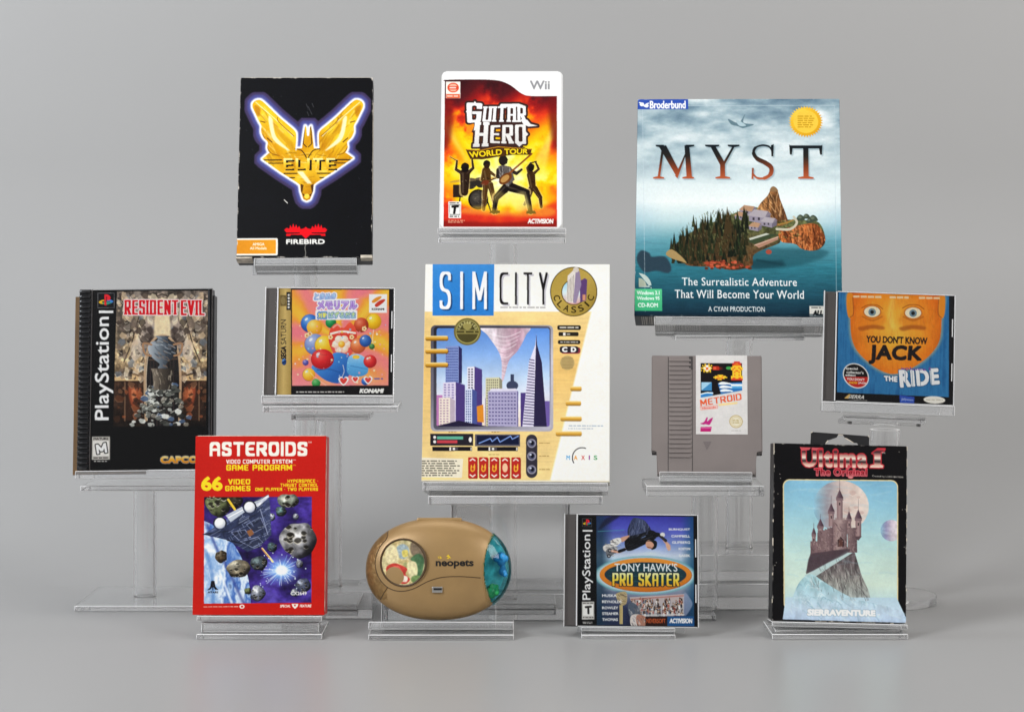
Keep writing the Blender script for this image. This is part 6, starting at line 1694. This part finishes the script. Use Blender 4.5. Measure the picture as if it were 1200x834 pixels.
# ---------------------------------------------------------------- the egg-shaped toy
loc, rot, w_, h_ = pose('toy')
t = thing('handheld_toy', 'egg shaped gold plastic toy with round picture window and teal dome', 'toy', loc, rot)
TA, TB, TD = w_ / 2, h_ / 2, .024
ex = lambda q: (q - 473) / 421 * TA          # picture columns of the close view to local metres
ez = lambda q: (655 - q) / 590 * h_
def surf(x, z, grow=0.0):
    """front surface depth of the egg at x, z"""
    u = x / (TA + grow); v = (z - TB) / (TB + grow)
    r = abs(u) ** 2.15 + abs(v) ** 2.15
    return TD - (TD + grow) * max(1 - r, 0) ** .42
def inside_teal(x, z):
    return x > ex(742) + ((z - ez(360)) / (ez(150) - ez(360))) ** 2 * (ex(796) - ex(742))
def inside_collar(x, z):
    d = math.hypot(x - ex(277), (z - ez(322)) * .95)
    return d > (ex(277) - ex(112)) and x < ex(182) and ez(535) < z < ez(140)
def shell_part(name, material, test, front, grow=0.0, nr=44, na=220):
    bm = bmesh.new(); ring = []
    for i in range(nr + 1):
        rr = math.sin(i / nr * math.pi / 2)
        row = []
        for k in range(na):
            th = 2 * math.pi * k / na
            c, s = math.cos(th), math.sin(th)
            q = (abs(c) ** 2.15 + abs(s) ** 2.15) ** (-1 / 2.15) * rr
            x, z = q * c * (TA + grow), TB + q * s * (TB + grow)
            y = surf(x, z, grow) if i < nr else TD
            if not front:
                y = TD + (TD - y) * .8
            row.append(bm.verts.new((x, y, z)))
        ring.append(row)
    for i in range(nr):
        for k in range(na):
            vs = (ring[i][k], ring[i][(k + 1) % na], ring[i + 1][(k + 1) % na], ring[i + 1][k])
            c = sum((v.co for v in vs), Vector()) / 4
            if test(c.x, c.z):
                bm.faces.new(vs)
    for v in [v for v in bm.verts if not v.link_faces]:
        bm.verts.remove(v)
    bmesh.ops.remove_doubles(bm, verts=bm.verts, dist=1e-6)
    return bm_obj(name, bm, material, t, True)
shell_part('shell', M['gold'], lambda x, z: not inside_teal(x, z) and not inside_collar(x, z), True)
shell_part('back_shell', M['gold'], lambda x, z: not inside_teal(x, z), False)
shell_part('textured_collar', M['collar'], inside_collar, True)
dome = shell_part('teal_dome', M['teal'], inside_teal, True, .0012)
shell_part('dome_back', M['teal'], inside_teal, False, .0012)
def on(pts, lift=.0, closed=False, n=10):
    return [(x, surf(x, z) - lift, z) for x, z in [(ex(p[0]), ez(p[1])) for p in smooth(pts, n, closed)]]
def seam(name, pts, r, material, lift=-.0001, parent=None, closed=False):
    p = on(pts, lift, closed)
    if closed: p.append(p[0])
    bm = bmesh.new(); add_tube(bm, p, r, 6)
    return bm_obj(name, bm, material, parent or t, True)
seam('seam_line', [(182, 145), (176, 185), (135, 240), (112, 320), (130, 400), (180, 460), (250, 486), (330, 474), (420, 430), (500, 407), (600, 402), (722, 410)], .00055, M['seam'])
seam('seam_line', [(186, 466), (165, 495), (142, 535)], .0005, M['seam'])
seam('dome_rim', [(800, 156), (768, 215), (745, 290), (738, 370), (742, 450), (752, 510), (765, 568)], .0009, M['gold'])
# round window
A_ = art_disc()
wx, wz, wr = ex(277), ez(322), (ex(406) - ex(148)) / 2
wy = surf(wx, wz) - .0004
tilt = Matrix.Translation((wx, wy, wz)) @ Euler((R(3), 0, R(-11))).to_matrix().to_4x4()
bm = bmesh.new(); add_lathe(bm, [(wr, -.003), (wr + .0016, -.0026), (wr + .0019, .0006), (wr + .0010, .0014), (wr - .0002, .0008)], 64)
wf = bm_obj('window_frame', bm, M['seam'], t, True, tilt @ Matrix.Rotation(math.pi / 2, 4, 'X'))
pic = sheet(A_, 'picture', -wr, wr, -wr, wr, -.0003, M['gloss'], t, keep=lambda x, z: x * x + z * z < wr * wr, subs=False)
pic.data.transform(tilt)
# maker's word printed on the shell
def print_on(name, s, q, material, bold=.012):
    tri = fit(glyphs(s, bold), q)
    bm = bmesh.new()
    for p in tri:
        try:
            bm.faces.new([bm.verts.new((ex(x), surf(ex(x), ez(y)) - .00035, ez(y))) for x, y in p])
        except ValueError:
            pass
    bmesh.ops.remove_doubles(bm, verts=bm.verts, dist=1e-7)
    return bm_obj(name, bm, material, t)
lg = print_on('lettering', 'neopets', (464, 306, 682, 356), M['ink'], .03)
bm = bmesh.new()
for pts in ([(474, 284), (486, 296), (482, 300)], [(486, 284), (500, 296), (490, 302)], [(524, 288), (536, 276), (540, 290)], [(536, 276), (552, 298), (540, 296)], [(526, 300), (540, 290), (538, 302)]):
    bm.faces.new([bm.verts.new((ex(x), surf(ex(x), ez(y)) - .0004, ez(y))) for x, y in pts])
bm_obj('lettering_accent', bm, M['yellow'], lg)
cy_ = surf(ex(474), ez(478))
la = box('catch', (ex(444), ex(503), cy_ - .0022, cy_ + .002, ez(494), ez(460)), M['silver'], t, .0004)
box('catch_slot', (ex(452), ex(500), cy_ - .0025, cy_ - .002, ez(480), ez(468)), M['tray'], la, .0001)
box('hinge_bar', (ex(348), ex(612), TD - .008, TD + .008, ez(100), ez(64)), M['gold'], t, .0018)
# dark well behind the dome with two lumps of coloured resin
bm = bmesh.new(); add_prism(bm, [(ex(x), ez(y)) for x, y in smooth([(796, 170), (748, 290), (744, 440), (768, 560), (830, 470), (868, 360), (850, 250)], 5)[::-1]], TD - .004, TD + .001)
bm_obj('well', bm, M['well'], t)
def lump(name, spots, material):
    bm = bmesh.new()
    for x, y, r, dy in spots:
        bmesh.ops.create_icosphere(bm, subdivisions=3, radius=r, matrix=Matrix.Translation((ex(x), TD - .009 + dy, ez(y))))
    o = bm_obj(name, bm, material, t, True)
    md = o.modifiers.new('merge', 'REMESH'); md.mode = 'VOXEL'; md.voxel_size = .0006; md.use_smooth_shade = True
    return o
lump('blue_charm', [(840, 290, .0052, 0), (815, 300, .004, -.001), (862, 300, .004, -.001), (842, 322, .0045, 0), (850, 350, .003, 0), (850, 376, .0045, 0), (862, 392, .003, -.001)], M['blue'])
lump('green_charm', [(790, 466, .0042, 0), (772, 490, .0045, -.001), (806, 490, .0048, 0), (786, 508, .004, 0), (812, 462, .0028, 0), (770, 505, .003, 0)], M['green'])

# ---------------------------------------------------------------- clear acrylic display stands
def stand(label, loc):
    return thing('display_stand', label, 'display stand', loc, group='clear acrylic stands under the games')

def rel(t, name, bm, material, smooth_=False, world=None):
    """mesh given in world metres, stored relative to its stand; narrow bevels and rims are painted white as bright edge lines"""
    bevel_gleam = material in (M['acrylic'], M['panel'])
    if bevel_gleam or material == M['tube']:
        bm.normal_update()
        for f in bm.faces:
            n = f.normal
            if (bevel_gleam and max(abs(n.x), abs(n.y), abs(n.z)) < .985) or (not bevel_gleam and abs(n.z) > .9):
                f.material_index = 1
    m = Matrix.Translation(-Vector(t.location))
    if world is not None:
        m = m @ world
    o = bm_obj(name, bm, material, t, smooth_, m)
    if bevel_gleam or material == M['tube']:
        o.data.materials.append(M['edge'])
    return o

def tube(t, name, x, y, z0, z1, r, wall, parts=True):
    bm = bmesh.new(); add_lathe(bm, [(r, z0), (r, z1), (r - wall, z1), (r - wall, z0)], 56, x, y)
    return rel(t, name, bm, M['tube'], True)

def slab(t, name, x0, x1, y0, y1, z0, z1, material='acrylic', bev=.0006):
    return rel(t, name, add_box(bmesh.new(), x0, x1, y0, y1, z0, z1, bev, 1), M[material])

def ledge(t, key, u0, u1, thick, front, depth, back=.6, gap=.0007, lip=0.0, bw=.8):
    """tilted shelf under an item and the tilted plate behind it, in the item's own frame; u0, u1 in metres from its middle"""
    loc, rot, w_, h_ = pose(key); mx = pose_matrix(key)
    bm = add_box(bmesh.new(), u0, u1, -front, depth + .004, -gap - thick, -gap, .0005, 1)
    rel(t, 'ledge', bm, M['acrylic'], world=mx)
    if lip:
        bm = add_box(bmesh.new(), u0, u1, -front - .0035, -front - .0002, -gap - thick, lip, .0005, 1)
        rel(t, 'lip', bm, M['acrylic'], world=mx)
    bm = add_box(bmesh.new(), -w_ / 2 * bw, w_ / 2 * bw, depth + .0045, depth + .0075, -gap - thick, h_ * back, .0004, 1)
    rel(t, 'back_plate', bm, M['panel'], world=mx)
    return mx

def xm(px, d): return (px - 600) * d / PXF
def zm(py, d): return CAMH - (py - HORIZON) * d / PXF

def low_easel(key, label, x0, x1, depth, thick=.0055, foot=.006):
    loc, rot, w_, h_ = pose(key); d = POSE[key][2]; yf = d - YOFF
    t = stand(label, (loc[0], yf + .03, 0))
    cxm = loc[0]
    ledge(t, key, xm(x0, d) - cxm, xm(x1, d) - cxm, thick, .004, depth, .55)
    slab(t, 'foot', xm(x0, d), xm(x1, d), yf - .006, yf + .075, .0004, foot)
    zt = loc[2] - thick - .0035
    if zt > foot + .002:
        slab(t, 'riser', xm(x0, d) + .004, xm(x1, d) - .004, yf + .002, yf + depth * .8, foot + .0004, zt)
    return t
low_easel('space', 'low clear easel under the red game box', 231, 378, .028)
low_easel('skate', 'narrow low clear easel under the disc case with the skateboarder', 681, 791, .0105, .004, .0045)
low_easel('castle', 'low clear easel under the black game box with the castle', 904, 1063, .031, .005)
low_easel('toy', 'low clear easel block under the gold egg shaped toy', 432, 602, .044, .008)

# tall round post on a square plate: far left
d = 2.505; y = d - YOFF
t = stand('tall clear stand with square base plate under the tall black disc case with ribbed spine', (xm(170, d), y, 0))
ledge(t, 'horror', -.0765, .0765, .0085, .0035, .028)
slab(t, 'top_plate', xm(94, 2.43), xm(246, 2.43), .03, .115, zm(575, 2.43), zm(569, 2.43))
tube(t, 'post', xm(170, d), y, .0068, zm(570.5, d), .0133, .0035)
slab(t, 'base_plate', xm(88, 2.44), xm(240, 2.44), 2.435 - YOFF, 2.574 - YOFF, .0004, .0064)

# two towers behind the red box
d = 2.52; y = d - YOFF
t = stand('tall clear stand under the black game box with the winged emblem', (xm(358, d), y, 0))
ledge(t, 'winged', xm(298, 2.42) + .2357, xm(418, 2.42) + .2357, .0085, .0015, .032)
tube(t, 'post', xm(358, d), y, .0068, .388, .0145, .003)
slab(t, 'base_plate', xm(300, d), xm(425, d), y - .055, y + .055, .0004, .0064)

d = 2.43; y = d - YOFF
t = stand('clear stand on a thick block under the pink disc case with balloons', (xm(388, d), y, 0))
ledge(t, 'balloon', -.0735, .0725, .0085, .0045, .0105)
slab(t, 'top_plate', xm(309, 2.36), xm(467, 2.36), 2.352 - YOFF, 2.43 - YOFF, zm(482, 2.36), zm(475, 2.36))
slab(t, 'under_plate', xm(342, 2.40), xm(434, 2.40), 2.39 - YOFF, 2.46 - YOFF, zm(491, 2.40), zm(484.5, 2.40))
tube(t, 'post', xm(387, d), y, .0306, zm(493, 2.42), .0135, .003)
slab(t, 'base_block', xm(330, 2.38), xm(436, 2.38), 2.385 - YOFF, 2.48 - YOFF, .0004, .030)

# centre: white case behind, big box in front
d = 2.53; y = d - YOFF
t = stand('tall clear stand under the white game case with the rock band', (xm(590, d), y, 0))
ledge(t, 'band', -.0705, .0735, .0065, .0055, .0155)
slab(t, 'top_plate', xm(514, 2.40), xm(663, 2.40), 2.394 - YOFF, 2.47 - YOFF, zm(285, 2.40), zm(279, 2.40))
tube(t, 'post', xm(590, d), y, .0068, zm(286, 2.42), .0165, .0035)
slab(t, 'base_plate', xm(530, d), xm(650, d), y - .05, y + .06, .0004, .0064)

d = 2.42; y = d - YOFF
t = stand('wide clear box stand under the large cream game box with the skyscrapers', (xm(598, d), y, 0))
ledge(t, 'city', -.1025, .1025, .0095, .0025, .046)
slab(t, 'top_plate', xm(502, 2.36), xm(706, 2.36), 2.352 - YOFF, 2.47 - YOFF, zm(590, 2.36), zm(580, 2.36))
zt = zm(591.5, 2.36)
for nm, dims in (('side_panel', (xm(530, d), xm(530, d) + .004, y - .03, y + .05, .0306, zt)), ('side_panel', (xm(667, d) - .004, xm(667, d), y - .03, y + .05, .0306, zt)), ('front_panel', (xm(530, d) + .0045, xm(667, d) - .0045, y - .03, y - .026, .0306, zt))):
    slab(t, nm, *dims)
slab(t, 'base_block', xm(452, d), xm(690, d), 2.375 - YOFF, 2.49 - YOFF, .0004, .030)

# right of the middle: island box on a thin post standing on a block, cartridge on a wide tube
d = 2.52; y = d - YOFF
t = stand('tall clear stand on stacked blocks under the large island game box', (xm(866, d), y, 0))
ledge(t, 'island', xm(767, 2.42) - .2562, xm(965, 2.42) - .2562, .0095, .0015, .044)
slab(t, 'top_plate', xm(790, 2.45), xm(940, 2.45), 2.43 - YOFF, 2.54 - YOFF, zm(398, 2.45), zm(392, 2.45))
tube(t, 'post', xm(866, d), y, .0616, zm(394, 2.47), .0160, .003)
slab(t, 'base_block', xm(800, d), xm(925, d), y - .075, y + .06, .0004, .030)
slab(t, 'upper_block', xm(812, d), xm(920, d), y - .06, y + .055, .0308, .061)
d = 2.415; y = d - YOFF
t = stand('clear stand with wide tube under the grey game cartridge', (xm(826, d), y, 0))
ledge(t, 'cart', xm(773, 2.38) - .2174, xm(881, 2.38) - .2174, .006, .0012, .0165, .5, lip=.0036)
slab(t, 'top_plate', xm(757, 2.38), xm(895, 2.38), 2.372 - YOFF, 2.45 - YOFF, zm(580, 2.38), zm(568, 2.38))
tube(t, 'post', xm(826, d), y, .0068, zm(581, 2.40), .0150, .003)
slab(t, 'base_plate', xm(765, d), xm(835, d), y - .04, y + .02, .0004, .0064)

# far right: disc case on a round foot
d = 2.5; y = d - YOFF
t = stand('clear stand with round base disc under the blue disc case with the orange face', (xm(1037, d), y, 0))
mxq = ledge(t, 'quiz', -.073, .0725, .0105, .0045, .0105)
bm = add_box(bmesh.new(), -.047, .043, .012, .085, -.020, -.0135, .0005, 1); rel(t, 'top_plate', bm, M['acrylic'], world=mxq)
for q in (-.040, .036):
    bm = bmesh.new(); add_lathe(bm, [(0, -.0235), (.0024, -.0235), (.0024, -.0205), (0, -.0205)], 20, q, .018); rel(t, 'screw', bm, M['screw'], True, mxq)
tube(t, 'post', xm(1037, d), y, .0106, zm(503, d), .0175, .0035)
bm = bmesh.new(); add_lathe(bm, [(0, .0004), (.0595, .0004), (.0600, .0009), (.0600, .0094), (.0595, .0100), (0, .0100)], 96, xm(1037, d), y)
bm_obj('base_disc', bm, M['acrylic'], t, True, Matrix.Translation(-Vector(t.location)))
